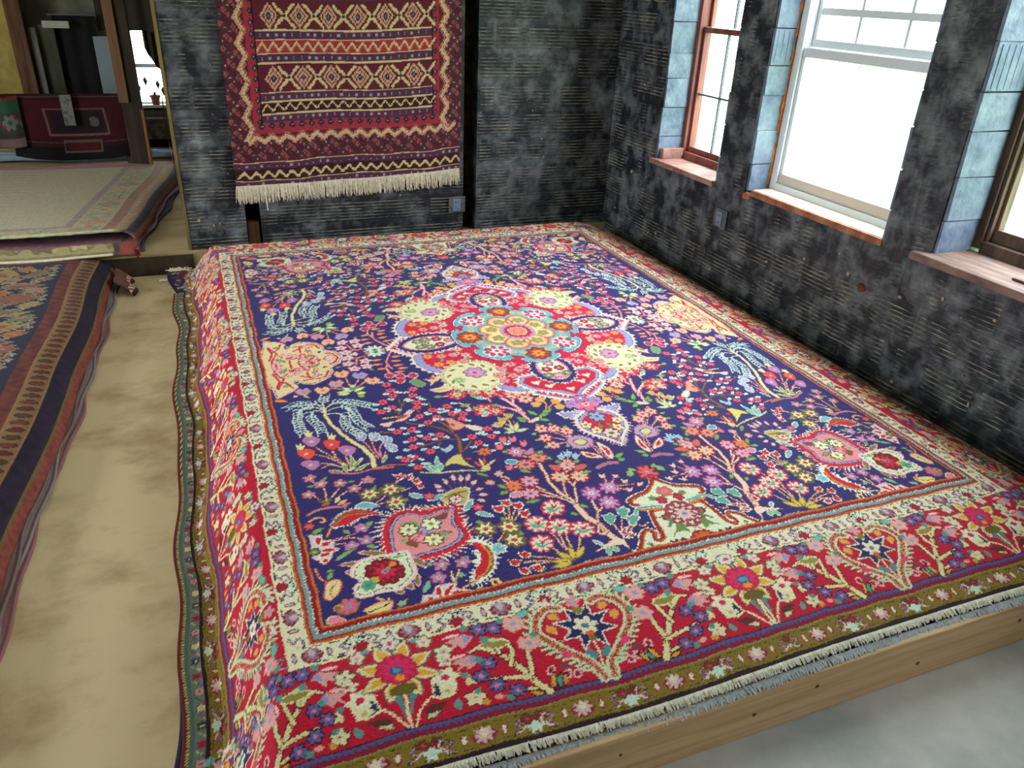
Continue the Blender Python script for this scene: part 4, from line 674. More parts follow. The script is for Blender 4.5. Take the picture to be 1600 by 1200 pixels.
    for t, sg in ((.655-.165, -1), (.655+.165, 1), (-.367+.165, 1)): border_unit(lambda a, b, t=t, sg=sg: (t+sg*a, -.405+b), 'T')
    for kd, t in (('B', .105), ('A', .595), ('B', 1.085), ('A', 1.575)): border_unit(lambda a, b, t=t: (-.405+b, t+a), kd, .90)
    for t, sg in ((.105-.16, -1), (.105+.16, 1), (1.085-.16, -1), (1.085+.16, 1)): border_unit(lambda a, b, t=t, sg=sg: (-.405+b, t+sg*a), 'T', .90)
    g = ((206, 170, 170), (226, 206, 186), (140, 30, 50), (190, 130, 170), (230, 196, 190), (200, 214, 200), (150, 30, 50))
    for sg_put, n0, n1 in ((lambda t, s: (t, -s), -.50, X1), (lambda t, s: (-s, t), -.44, Y1)):
        guard(sg_put, n0+.03, n1, .447, .518, (60, 56, 30), g, (128, 106, 32))
draw_field(); draw_side_cartouche(); draw_arch(); draw_medallion(); draw_borders()
QL = lin(Q.a)
def rug_colour(U, V):
    a, b = design_uv(U, V); sh = a.shape
    a = a+.0022*np.sin(b*31+.7)+.0012*np.sin(b*83); b = b+.0022*np.sin(a*29+1.1)
    i = np.clip(((a-Q.x0)/Q.cell).astype(int), 0, Q.W-1); j = np.clip(((b-Q.y0)/Q.cell).astype(int), 0, Q.H-1)
    a = a+RNG.normal(0, .0014, sh); b = b+RNG.normal(0, .0014, sh)
    i = np.clip(((a-Q.x0)/Q.cell).astype(int), 0, Q.W-1); j = np.clip(((b-Q.y0)/Q.cell).astype(int), 0, Q.H-1)
    c = QL[j, i]
    n = RNG.normal(0, .055, sh+(1,)); ab = 1+.07*wav(U*0, V, 14, 2)[..., None]*.6   # abrash: slight bands of dye
    return np.clip(c*(1+n)*ab, 0, 1)
# ------------------------------------------------------------------ materials of the room
M_BLACK = mat('black_coated_tile', (26, 30, 38), .45, .5, col2=(138, 143, 148), vscale=6.5, world=True, bump=.5, bscale=26., mixlo=.43, mixhi=.80)
M_WORN = mat('worn_tile_ridge', (46, 48, 54), .6, .4, col2=(150, 144, 130), vscale=12., bump=.4, bscale=40., mixlo=.40, mixhi=.64, world=True)
M_MORTAR = mat('black_mortar', (24, 27, 34), .55, .4, col2=(120, 124, 128), vscale=6.5, world=True, bump=.7, bscale=30., mixlo=.45, mixhi=.8)
M_REVEAL = mat('pale_blue_grey_reveal', (78, 94, 120), .55, .35, col2=(122, 136, 154), vscale=9., bump=.6, bscale=34., mixlo=.35, mixhi=.65, world=True)
M_DARKGAP = mat('dark_wall_chase', (22, 18, 16), .9, .1, col2=(44, 36, 28), vscale=12.)
M_BROWNWOOD = mat('old_brown_wood', (78, 50, 34), .7, .3, col2=(112, 78, 52), vscale=14., stretch=(1, 1, .12), bump=.2, bscale=60.)
M_PINE = mat('pale_pine', (206, 172, 132), .6, .3, col2=(182, 144, 104), vscale=5., stretch=(.25, 3, 6), bump=.12, bscale=40.)
M_KNOT = mat('pine_knot', (96, 62, 36), .6, .3)
M_STEEL = mat('grey_steel', (120, 126, 132), .45, .5, metal=.6)
M_TAN = mat('tan_painted_floorboard', (206, 184, 148), .75, .25, col2=(146, 112, 74), vscale=2.6, stretch=(1.2, 1.6, 1), bump=.12, bscale=24., mixlo=.46, mixhi=.78, detail=9.)
M_TAN2 = mat('tan_floor_next_room', (176, 156, 118), .75, .25, col2=(150, 128, 92), vscale=3., stretch=(.7, 2, 1))
M_CONC = mat('grey_concrete', (160, 164, 168), .8, .25, col2=(206, 198, 192), vscale=2.6, bump=.12, bscale=30., mixlo=.38, mixhi=.7)
M_CEIL = mat('plain_ceiling', (206, 206, 200), .9, .1)
M_PLASTER = mat('grey_green_plaster', (150, 152, 132), .9, .1, col2=(120, 120, 104), vscale=4.)
M_YELLOW = mat('olive_yellow_wall', (178, 160, 92), .85, .1, col2=(150, 132, 74), vscale=5.)
M_WHITE = mat('white_vinyl', (214, 218, 226), .4, .4)
M_BEIGEV = mat('sand_vinyl', (196, 186, 176), .5, .35)
M_FOAM = mat('orange_spray_foam', (164, 88, 42), .8, .2, col2=(190, 120, 70), vscale=30., bump=.9, bscale=70.)
M_FOAMY = mat('yellowed_spray_foam', (206, 178, 110), .8, .2, col2=(226, 206, 150), vscale=30., bump=.9, bscale=70.)
M_REDWOOD = mat('red_brown_wood', (104, 50, 46), .5, .4, col2=(134, 72, 64), vscale=12., stretch=(1, 1, .2), bump=.15, bscale=60.)
M_REDSILL = mat('dusty_red_sill', (136, 92, 84), .7, .3, col2=(168, 130, 118), vscale=9., bump=.2, bscale=50.)
M_BRSILL = mat('worn_brown_sill', (112, 86, 80), .7, .3, col2=(150, 122, 112), vscale=9., stretch=(3, .4, 1), bump=.3, bscale=50.)
M_DKWOOD = mat('dark_weathered_wood', (62, 46, 36), .65, .35, col2=(96, 74, 58), vscale=16., stretch=(1, 1, .15), bump=.3, bscale=60.)
M_BRICK = mat('broken_red_brick', (150, 76, 54), .85, .2, col2=(186, 124, 90), vscale=24., bump=.8, bscale=50.)
M_MUNT = mat('grey_muntin', (92, 96, 110), .6, .3)
def glass_mat():
    m = bpy.data.materials.new('window_glass'); m.use_nodes = True; N = m.node_tree.nodes; K = m.node_tree.links; N.remove(N['Principled BSDF'])
    t = N.new('ShaderNodeBsdfTransparent'); t.inputs[0].default_value = (.96, .98, .98, 1); g = N.new('ShaderNodeBsdfGlossy'); g.inputs['Roughness'].default_value = .02
    mx = N.new('ShaderNodeMixShader'); mx.inputs[0].default_value = .035
    K.new(t.outputs[0], mx.inputs[1]); K.new(g.outputs[0], mx.inputs[2]); K.new(mx.outputs[0], N['Material Output'].inputs[0]); return m
M_GLASS = glass_mat()
# ------------------------------------------------------------------ floors, ceiling
def slab(name, lo, hi, m, label=None):
    b = MB(); b.box(lo, hi); o = b.build(name, m); tag(o, label, None, None, 'structure'); return o
slab('floor', (-4.6, -4.6, ZF-.2), (0., YB-.05, ZF), M_TAN, 'tan stained floor between the two carpet stacks')
slab('floor_concrete', (0., -4.6, ZF-.2), (XR, YB-.05, ZF), M_CONC, 'grey concrete floor in front of the pine board')
slab('floor_upper', (-4.6, YB-.05, ZU-.35), (3.2, 10.2, ZU), M_TAN2, 'raised tan floor of the next room')
slab('ceiling', (-4.8, -4.8, ZC), (3.3, 10.4, ZC+.1), M_CEIL)
b = MB(); b.box((-4.6, YB-.062, ZF), (-.262, YB-.05, ZU-.012)); o = b.build('trim_2', mat('shadow_toned_riser', (46, 38, 30), .8, .2, col2=(70, 58, 44), vscale=9.)); tag(o, 'riser board of the step up to the next room, its shadow painted in', kind='structure')  # board added on the step face, its dark colour stands for shadow
# ------------------------------------------------------------------ ribbed tile walls
RH = .187; BW = .25
def tile_mesh(wd, ht, rib, name='tile_block'):
    """one clay block: a slab whose face carries horizontal ridges, partly smeared over"""
    b = MB(); nx = 6; xs = [wd*i/nx for i in range(nx+1)]
    nr = 6; mz0, mz1 = ht*.14, ht*.86; zs = [0.]; dp = [('e', .0068)]; 
    zs.append(.006); dp.append(('e', .0075)); step = (mz1-mz0)/nr
    for k in range(nr):
        z0 = mz0+k*step; zs += [z0, z0+step*.12, z0+step*.38, z0+step*.5]; dp += [('g', 0), ('r', 0), ('r', 0), ('g', 0)]
    zs += [ht-.006, ht]; dp += [('e', .0075), ('e', .0068)]
    fade = [max(0., min(1., rib+random.uniform(-.5, .5))) if 0 < i < nx else rib*.15 for i in range(nx+1)]
    lumps = [random.uniform(-.0015, .0015) for _ in range(nx+1)]
    V, F, MI = [], [], []
    for j, z in enumerate(zs):
        for i, x in enumerate(xs):
            k, d = dp[j]
            if k == 'e': y = d
            else: y = .0075+lumps[i]+fade[i]*(.0045 if k == 'r' else -.005)+random.uniform(-.001, .001)
            if i in (0, nx): y = min(y, .0070) if k != 'e' else min(y, .0068)
            V.append((x, -y, z+(random.uniform(-.0012, .0012) if k != 'e' else 0)))
    n = nx+1
    for j in range(len(zs)-1):
        for i in range(nx):
            F.append((j*n+i, j*n+i+1, (j+1)*n+i+1, (j+1)*n+i)); MI.append(1 if dp[j][0] == 'r' and dp[j+1][0] == 'r' and fade[i]+fade[i+1] > .5 else 0)
    per = [i for i in range(n)]+[j*n+nx for j in range(1, len(zs))]+[(len(zs)-1)*n+i for i in range(nx-1, -1, -1)]+[j*n for j in range(len(zs)-2, 0, -1)]
    b0 = len(V); V += [(V[i][0], .01, V[i][2]) for i in per]
    for k in range(len(per)):
        kn = (k+1) % len(per); F.append((per[kn], per[k], b0+k, b0+kn)); MI.append(0)
    b.v = V; b.f = F; b.m = MI; me = b.mesh(name); me.materials.append(M_BLACK); me.materials.append(M_WORN); return me
TILES = {}
def tile(wd, ht, rib):
    wd = round(wd, 3); q = (wd, round(ht, 3), rib)
    lst = TILES.setdefault(q, [])
    if len(lst) < (6 if wd > .2 else 2): lst.append(tile_mesh(wd, ht, rib)); return lst[-1]
    return random.choice(lst)
def tile_rows(parent, segs_of_row, to_world, rotz, nrows, z0, ribs):
    for r in range(nrows):
        z = z0+r*RH
        for (a, b) in segs_of_row(r, z):
            x = a; off = (r % 2)*BW/2; first = True
            while x < b-.03:
                w_ = BW-off if first and off else BW
                first = False; w_ = min(w_, b-x)
                if b-x-w_ < .05: w_ = b-x
                o = link('tile_block', tile(w_-.002, RH-.002, ribs(r, x)), None, parent); o.location = to_world(x+.001, z+.001); o.rotation_euler = (0, 0, rotz); x += w_
rf = lambda: random.choices((.0, .35, .8, 1.), (1, 1.2, 2, 2))[0]
# back wall: three piers with dark chases between
wb = MB()
for a, b in ((-.262, .095), (.19, 1.607), (1.706, XR+.3)): wb.box((a, YB-.0062, ZF-.05), (b, YB+.22, ZC+.02))
wall_back = wb.build('wall_back', M_MORTAR); tag(wall_back, 'black coated wall of ribbed clay tile behind the hanging flatweave', kind='structure')
def back_segs(r, z):
    s = [(-.262, .095)] if True else []
    s.append((1.706, XR-.002))
    if z < .42 or z > 2.02: s.append((.19, 1.607))
    return s
tile_rows(wall_back, back_segs, lambda x, z: (x, YB, z), 0, 14, ZF+.06, lambda r, x: rf() if r > 0 else .8)
b = MB(); b.box((.09, YB+.10, ZF), (.195, YB+.2, ZC)); b.build('chase_back', M_DARKGAP, wall_back)
b = MB(); b.box((1.60, YB+.10, ZF), (1.712, YB+.2, ZC)); b.build('chase_back', M_DARKGAP, wall_back)
b = MB(); b.box((.10, YB+.03, ZF), (.178, YB+.09, .035)); o = b.build('wood_stub', M_BROWNWOOD, wall_back, .004); o['label'] = 'brown wood stub at the foot of the chase'
# end of the wall: painted casing
b = MB(); b.box((-.284, YB-.014, ZU+.001), (-.264, YB+.24, ZC)); o = b.build('trim_1', mat('mustard_casing', (128, 110, 62), .6, .3, col2=(96, 82, 50), vscale=14., stretch=(1, 1, .2))); tag(o, 'narrow mustard painted casing at the end of the black wall', kind='structure')
# right wall with three openings and an unseen fourth added for fill light
SZ = [(.505, 2.385, 3.095), (.52, 1.055, 2.105), (.545, .03, .785)]; WT = 2.55
XO = XR+.285
wr = MB()
wr.box((XR-.0062, -4.6, ZF-.05), (XO, -2.5, ZC+.02)); wr.box((XR-.0062, -1.5, ZF-.05), (XO, .03, ZC+.02)); wr.box((XR-.0062, -2.5, ZF-.05), (XO, -1.5, .8)); wr.box((XR-.0062, -2.5, 2.0), (XO, -1.5, ZC+.02)); wr.box((XR-.0062, .785, ZF-.05), (XO, 1.055, ZC+.02)); wr.box((XR-.0062, 2.105, ZF-.05), (XO, 2.385, ZC+.02)); wr.box((XR-.0062, 3.095, ZF-.05), (XO, YB+.22, ZC+.02))
for sz, a, b_ in SZ: wr.box((XR-.0062, a, ZF-.05), (XO, b_, sz-.03)); wr.box((XR-.0062, a, WT), (XO, b_, ZC+.02))
wall_right = wr.build('wall_right', M_MORTAR); tag(wall_right, 'black coated wall of ribbed clay tile with three windows', kind='structure')
def right_segs(r, z):       # measured as distance from the corner, running towards the viewer
    if z+RH < .50: return [(0.002, YB+.75)]
    return [(.002, YB-3.095), (YB-2.385, YB-2.105), (YB-1.055, YB-.785), (YB-.03, YB+.35)]
def right_ribs(r, x):
    if r == 3: return random.choice((0., 0., .35))
    if r > 3 and x > 1.2: return 0.
    return rf()
tile_rows(wall_right, right_segs, lambda t, z: (XR, YB-t, z), -math.pi/2, 15, ZF+.003, right_ribs)
# reveal blocks: pale jambs on the far side and the near side of each opening
for sz, a, b_ in SZ:
    z = sz-.005; k = 0
    while z < WT-.03:
        h = .185 if k % 3 else .15; h = min(h, WT-z)
        for (y0, y1) in ((b_-.016, b_+.004), (a-.004, a+.012)):
            x1 = XR+.21; m = MB(); e = random.uniform(-.006, .004)
            m.box((XR-.002+e, y0+random.uniform(-.003, .003), z+.002), (x1, y1, z+h-.003), 0, .0022)
            if k % 3 == 1 and y1 > b_ and z > 1.0 and b_ < 3:
                for q in range(5): m.box((XR+.02+q*.035, y0-.004, z+.012), (XR+.034+q*.035, y0+.004, z+h-.012), 0, .001)
            m.build('reveal_block', M_REVEAL, wall_right)
        z += h; k += 1
# ------------------------------------------------------------------ windows
def bar(parent, name, lo, hi, m, bev=.003): b = MB(); b.box(lo, hi); return b.build(name, m, parent, bev)
def pane(parent, x, y0, y1, z0, z1): b = MB(); b.box((x, y0, z0), (x+.004, y1, z1)); return b.build('pane', M_GLASS, parent)
# window_1: red-brown double-hung, by the corner
W1 = empty('window_1', (2.99, 2.74, .505)); tag(W1, 'red-brown wooden sash window nearest the room corner', kind='structure'); W1.location = (0, 0, 0)
f = empty('x'); bpy.data.objects.remove(f)
for nm, lo, hi in (('window_stile', (2.955, 3.052, .53), (3.05, 3.10, WT)), ('window_stile', (2.955, 2.382, .53), (3.05, 2.43, WT)), ('window_rail', (2.955, 2.43, .500), (3.05, 3.052, .555))): bar(W1, nm, lo, hi, M_REDWOOD)
for nm, lo, hi in (('sash_stile', (2.985, 3.030, .555), (3.02, 3.050, 1.33)), ('sash_rail', (2.985, 2.43, 1.295), (3.02, 3.03, 1.328)), ('sash_rail', (2.985, 2.43, .555), (3.02, 3.03, .59)), ('sash_stile', (3.02, 3.03, 1.33), (3.05, 3.05, WT)), ('sash_stile', (2.985, 2.43, .59), (3.02, 2.45, 1.30))): bar(W1, nm, lo, hi, M_REDWOOD)
for y in (2.795, 2.56): bar(W1, 'muntin', (2.995, y-.006, .59), (3.012, y+.006, 1.30), M_MUNT, .001); bar(W1, 'muntin', (3.026, y-.006, 1.33), (3.042, y+.006, WT), M_MUNT, .001)
bar(W1, 'muntin', (2.994, 2.45, .92), (3.013, 3.03, .932), M_MUNT, .001); bar(W1, 'muntin', (3.025, 2.43, 1.70), (3.043, 3.03, 1.712), M_MUNT, .001)
for z0, z1, x in ((.59, .92, 3.003), (.932, 1.295, 3.003), (1.33, 1.70, 3.034), (1.712, WT, 3.034)):
    for y0, y1 in ((2.801, 3.03), (2.566, 2.789), (2.45, 2.554)): pane(W1, x, y0, y1, z0, z1)
s = MB(); s.box((2.735, 2.375, .475), (2.985, 3.12, .508)); s.build('window_sill', M_REDSILL, W1, .004)
s = MB(); s.box((2.79, 3.04, .508), (2.95, 3.075, .575)); s.build('sill_block', M_REDSILL, W1, .004)
# window_2: new white window set in foam
W2 = empty('window_2'); tag(W2, 'new white vinyl window set in orange spray foam', kind='structure')
for nm, lo, hi in (('window_stile', (2.925, 2.035, .56), (3.02, 2.085, WT)), ('window_stile', (2.925, 1.075, .56), (3.02, 1.12, WT)), ('window_rail', (2.925, 1.075, .525), (3.02, 2.085, .565))): bar(W2, nm, lo, hi, M_WHITE)
bar(W2, 'sash_rail', (2.94, 1.12, .565), (2.985, 2.035, .62), M_BEIGEV); bar(W2, 'sash_stile', (2.94, 2.012, .62), (2.985, 2.035, 1.235), M_WHITE); bar(W2, 'sash_stile', (2.94, 1.12, .62), (2.985, 1.14, 1.235), M_WHITE); bar(W2, 'sash_rail', (2.94, 1.12, 1.235), (2.985, 2.035, 1.282), M_WHITE)
bar(W2, 'sash_rail', (2.985, 1.12, 1.285), (3.02, 2.035, 1.325), M_WHITE); bar(W2, 'sash_stile', (2.985, 2.01, 1.325), (3.02, 2.035, WT), M_WHITE)
for y in (1.735, 1.425): bar(W2, 'muntin', (2.995, y-.009, 1.325), (3.01, y+.009, WT), M_WHITE, .002)
bar(W2, 'muntin', (2.994, 1.12, 1.44), (3.011, 2.01, 1.475), M_WHITE, .002)
pane(W2, 2.962, 1.14, 2.012, .62, 1.235)
for z0, z1 in ((1.325, 1.44), (1.475, WT)):
    for y0, y1 in ((1.744, 2.01), (1.434, 1.726), (1.12, 1.416)): pane(W2, 3.002, y0, y1, z0, z1)
def foam(x, y, z0, z1, m, parent, r=.014):
    n = int((z1-z0)/.03); b = MB(); b.tube([(x+random.uniform(-.004, .004), y+random.uniform(-.003, .003), z0+(z1-z0)*i/n) for i in range(n+1)], [r*random.uniform(.55, 1.35) for _ in range(n+1)], 7); return b.build('spray_foam', m, parent, 0, True)
foam(2.915, 2.090, .53, WT, M_FOAM, W2, .010); foam(2.915, 1.068, .53, WT, M_FOAMY, W2, .013)
s = MB(); s.box((2.79, 1.075, .508), (2.93, 2.05, .530)); s.build('window_sill', mat('bright_sill_board', (222, 208, 196), .6, .3, col2=(206, 170, 140), vscale=8.), W2, .003)
s = MB(); s.box((2.772, 1.06, .494), (2.79, 2.05, .528)); s.build('sill_nosing', mat('orange_sill_edge', (140, 84, 62), .7, .2, col2=(176, 122, 92), vscale=12.), W2, .003)
bm = bmesh.new(); bmesh.ops.create_icosphere(bm, subdivisions=2, radius=.03)
for v in bm.verts: v.co = Vector((v.co.x*.8, v.co.y*1.5, v.co.z*.8))*random.uniform(.8, 1.2)
me = bpy.data.meshes.new('broken_brick'); bm.to_mesh(me); bm.free(); o = link('broken_brick', me, M_BRICK, wall_right); o.location = (2.785, 2.085, .485)
# window_3: dark weathered sash nearest the viewer
W3 = empty('window_3'); tag(W3, 'dark weathered wooden sash window nearest the viewer', kind='structure')
for nm, lo, hi in (('window_stile', (2.99, .735, .565), (3.10, .787, WT)), ('window_stile', (2.99, .03, .565), (3.10, .08, WT)), ('window_rail', (2.99, .08, .540), (3.10, .735, .60))): bar(W3, nm, lo, hi, M_DKWOOD)
for nm, lo, hi in (('sash_stile', (3.03, .705, .60), (3.07, .735, 1.36)), ('sash_rail', (3.03, .08, .60), (3.07, .705, .655)), ('sash_rail', (3.03, .08, 1.32), (3.07, .705, 1.36)), ('sash_stile', (3.03, .08, .655), (3.07, .11, 1.32)), ('sash_stile', (3.07, .705, 1.36), (3.10, .735, WT)), ('parting_bead', (3.005, .720, .60), (3.03, .735, WT))): bar(W3, nm, lo, hi, M_DKWOOD)
bar(W3, 'muntin', (3.04, .11, .965), (3.06, .705, .98), M_DKWOOD, .001)
for y in (.50, .30): bar(W3, 'muntin', (3.04, y-.007, .655), (3.06, y+.007, 1.32), M_DKWOOD, .001)
for z0, z1 in ((.655, .965), (.98, 1.32)):
    for y0, y1 in ((.507, .705), (.307, .493), (.11, .293)): pane(W3, 3.05, y0, y1, z0, z1)
pane(W3, 3.085, .08, .705, 1.36, WT)
s = MB(); s.box((2.70, -.02, .515), (3.0, .835, .550)); s.build('window_sill', M_BRSILL, W3, .005)
st = MB(); st.box((2.80, .12, .551), (2.825, .42, .560)); o = st.build('wood_strip', mat('dark_red_strip', (96, 58, 54), .6, .3, col2=(120, 78, 70), vscale=20.), None, .002); tag(o, 'thin dark wood strip lying on the worn brown sill', 'wood strip')
# ------------------------------------------------------------------ the rest of the shell (unseen openings added in the side walls let in fill daylight)
def wall_with_holes(name, axis, pos, lo, hi, z0, z1, holes, m, th=.2):
    b = MB(); cuts = sorted(holes); x = lo
    def add(a, c, za, zb):
        if c-a < 1e-4 or zb-za < 1e-4: return
        if axis == 'y': b.box((a, pos, za), (c, pos+th, zb))
        else: b.box((pos, a, za), (pos+th, c, zb))
    for (a, c, za, zb) in cuts: add(x, a, z0, z1); add(a, c, z0, za); add(a, c, zb, z1); x = c
    add(x, hi, z0, z1); o = b.build(name, m); tag(o, None, kind='structure'); return o
wall_with_holes('wall_front', 'y', -4.8, -4.8, XO, ZF-.05, ZC+.02, [], M_PLASTER)
wall_with_holes('wall_left', 'x', -4.8, -4.6, 10.2, ZF-.1, ZC+.02, [(.5, 3.5, .05, 2.4), (6.2, 6.8, .6, 1.4)], M_PLASTER)  # both openings are added out of view to bring in fill daylight
portal((3.10, -2.0, 1.4), (0, -2.0, 1.4), 1.0, 1.2); portal((-4.85, 2.0, 1.22), (0, 2.0, 1.22), 3.0, 2.35); portal((-4.85, 6.5, 1.0), (0, 6.5, 1.0), .6, .8)  # sky sampling for the added, unseen openings
# ------------------------------------------------------------------ outside
g = slab('ground_outside', (XO, -30, -1.2), (60, 60, -1.0), mat('lawn', (130, 168, 104), .9, .1, col2=(150, 184, 122), vscale=3.), 'green lawn outside the windows')
# ------------------------------------------------------------------ the big rug
RUG = empty('carpet'); tag(RUG, 'large navy and red garden carpet with a round medallion, topmost on the platform', 'carpet')
near = (stepped((UL, UR, .0033)), stepped((VN, .75, .0026), (.75, 1.95, .0040)))
far = (stepped((UL, UR, .0052)), stepped((1.95, VF, .0072)))
far = (far[0], np.concatenate([[near[1][-1]], far[1][1:]]))
def rug_fn(U, V):
    x, y, z = rug_surface(U, V); return x, y, z+RNG.normal(0, .0005, U.shape)
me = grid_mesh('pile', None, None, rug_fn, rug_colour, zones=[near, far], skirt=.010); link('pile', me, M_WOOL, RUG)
def fringe(name, fnedge, n, ln_, m, parent, dirv, droop=.3, r=.0016, spread=.5, clump=1):
    """many short cotton strands along an edge"""
    V, F = [], []
    for i in range(n):
        t = (i+random.random())/n; p = Vector(fnedge(t)); d = Vector(dirv(t)); d = d+Vector((random.gauss(0, spread), random.gauss(0, spread*.4), random.gauss(0, spread*.15))); d.normalize(); l = ln_*random.uniform(.65, 1.25)
        up = Vector((0, 0, 1)); side = d.cross(up)
        side = side.normalized() if side.length > 1e-4 else Vector((1, 0, 0)); nn = side.cross(d).normalized()
        k0 = len(V); pts = [p, p+d*l*.5+up*l*.12*(1 if droop < 1 else 0), p+d*l-up*l*droop*.3]
        for j, q in enumerate(pts):
            rr = r*(1.2-.2*j)
            V += [q+side*rr, q-side*rr*.5+nn*rr*.87, q-side*rr*.5-nn*rr*.87]
        for j in range(2):
            for k in range(3): F.append((k0+j*3+k, k0+j*3+(k+1) % 3, k0+j*3+3+(k+1) % 3, k0+j*3+3+k))
    me = bpy.data.meshes.new(name); me.from_pydata([tuple(v) for v in V], [], F); me.update(); o = link(name, me, m, parent); o['kind'] = 'stuff'; return o
def edge_pt(u, v, dz=0.): x, y, z = rug_surface(np.array(u), np.array(v)); return (float(x), float(y), float(z)+dz)
fringe('fringe', lambda t: edge_pt(UL+.1+(UR-UL-.12)*t, VN+.004, -.003), 2600, .023, M_FRINGE, RUG, lambda t: (.15, -1, -.25), .2, .0020, .42)
# ------------------------------------------------------------------ rugs underneath, only their edges show
def under(U, V, off, floor):
    Uc = np.maximum(U, -.50); x, y, z = rug_surface(Uc, V, off); ex = np.minimum(U+.50, 0.); x = x+ex*.98; z = np.where(U < -.5, z+(np.maximum(floor, z+ex*.55)-z), np.maximum(z, floor))
    return x+smooth(-U, .45, .6)*(.005*np.sin(V*4.3+off*300)+.002*np.sin(V*14+1)), y, z
def band_col(bands, noise=.07):
    """bands: list of (d0, d1, fn(t) -> srgb array or colour) measured from the left edge; t runs along the edge"""
    def col(D, Tt):
        out = np.empty(D.shape+(3,)); out[:] = (60, 40, 60)
        for d0, d1, c in bands:
            m = (D >= d0) & (D < d1)
            if callable(c): out[m] = c(D[m]-d0, Tt[m], d1-d0)
            else: out[m] = c
        return np.clip(lin(out)*(1+RNG.normal(0, noise, D.shape+(1,))), 0, 1)
    return col
def barber(c1, c2, p=.02):
    def f(d, t, w_): return np.where((np.mod(t/p+d/w_*.8, 1) < .5)[..., None], c1, c2)
    return f
def blobs(base, cols, per, edge=None):
    """a row of blossoms between hooks"""
    def f(d, t, w_):
        out = np.empty(d.shape+(3,)); out[:] = base; k = np.floor(t/per).astype(int); a = np.mod(t, per)/per-.5; b = d/w_-.5
        r = np.hypot(a*per/w_*1.1, b); cc = np.array(cols)[k % len(cols)]; pet = .33+.07*np.cos(6*np.arctan2(b, a))
        m = r < pet+.05
        if edge is not None: out[m] = edge
        m = r < pet; out[m] = cc[m]; m = r < .12; out[m] = np.array(cols)[(k[m]+1) % len(cols)]
        s = np.abs(b-.30*np.sin(a*2*np.pi)) < .055; s &= np.abs(a) > .28; out[s] = np.array(cols)[(k[s]+2) % len(cols)]
        return out
    return f
teal = band_col([(0, .010, (104, 28, 36)), (.010, .020, barber((206, 190, 110), (46, 44, 30), .011)), (.020, .030, (80, 102, 94)), (.030, .066, blobs((108, 120, 108), [(214, 150, 150), (170, 28, 64), (60, 52, 60), (226, 206, 150)], .058, (70, 50, 60))), (.066, .076, (104, 124, 114)), (.076, .30, blobs((52, 26, 46), [(206, 120, 140), (222, 196, 160), (90, 120, 90), (150, 40, 70)], .075, (230, 200, 190))), (.30, 9, (60, 40, 60))])
U2 = -.582
R2 = empty('carpet'); tag(R2, 'carpet with a teal striped border showing below the garden carpet', 'carpet', 'carpets stacked on the platform')
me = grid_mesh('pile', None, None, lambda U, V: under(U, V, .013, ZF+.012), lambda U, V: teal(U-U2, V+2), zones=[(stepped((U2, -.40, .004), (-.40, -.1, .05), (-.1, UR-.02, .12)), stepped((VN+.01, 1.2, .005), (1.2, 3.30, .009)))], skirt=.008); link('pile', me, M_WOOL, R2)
fringe('fringe', lambda t: (lambda q: (q[0], q[1]-.022, q[2]))(edge_pt(UL+.1+(UR-UL-.12)*t, VN+.004, -.020)), 2200, .022, mat('bluish_cotton_fringe', (214, 218, 228), .95, .1, col2=(190, 194, 206), vscale=60., mixlo=.35, mixhi=.65), R2, lambda t: (.15, -1, -.3), .2, .0019, .42)
navyb = band_col([(0, .012, (36, 28, 52)), (.012, .06, blobs((40, 34, 66), [(120, 30, 46), (190, 170, 150), (70, 66, 110)], .08)), (.06, .10, (106, 20, 40)), (.10, 9, (44, 30, 52))])
R3 = empty('carpet'); tag(R3, 'dark navy carpet lowest on the platform, its fringed corner poking out', 'carpet', 'carpets stacked on the platform')
def under3(U, V):
    x, y, z = under(U, V, .024, ZF+.005); sk = smooth(-U, .4, .6)*(.045*smooth(-V, -.9, .6)+.01+.05*smooth(V, 3.3, 3.6)); return x-sk, y, z+.03*smooth(V, 3.35, 3.65)*smooth(-U, .4, .5)
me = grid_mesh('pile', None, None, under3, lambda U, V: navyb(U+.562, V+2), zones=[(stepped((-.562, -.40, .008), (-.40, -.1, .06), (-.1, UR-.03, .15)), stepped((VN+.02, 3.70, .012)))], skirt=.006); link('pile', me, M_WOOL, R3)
fringe('fringe', lambda t: (lambda q: (float(q[0]), float(q[1]), float(q[2])))(under3(np.array(-.555+.2*t), np.array(3.695))), 120, .05, M_FRINGE2, R3, lambda t: (-.3, .9, .12), .2, .004, .5)
# ------------------------------------------------------------------ display platform: pine frame and deck
PF = empty('display_platform'); tag(PF, 'low platform edged with a pale pine board, carpets piled on it', 'platform')
YT = -.504; ZT = -.085
b = MB(); b.box((-.10, YT, ZF+.001), (XR-.03, YT+.038, ZT)); fb = b.build('front_board', M_PINE, PF, .004)
for x, z in ((.62, -.15), (1.02, -.17), (1.22, -.14), (1.60, -.19), (2.0, -.15), (2.35, -.16)):
    b = MB(); b.tube([(x, YT-.0008, z), (x, YT+.004, z)], random.uniform(.004, .008), 8); b.build('knot', M_KNOT, fb)
for x in (.58, 1.30, 1.9): b = MB(); b.tube([(x, YT+.02, ZT-.002), (x, YT+.02, ZT+.0015)], .005, 8); b.build('nail', M_STEEL, fb)
def core(U, V): x, y, z = rug_surface(U, V, .036, .6); return x, y, np.maximum(z, ZF+.002)
me = grid_mesh('deck_padding', None, None, core, lambda U, V: np.full(U.shape+(3,), .15), zones=[(np.linspace(-.44, UR-.1, 50), np.linspace(-.47, 3.5, 60))], skirt=.01); link('deck_padding', me, M_DARKGAP, PF)
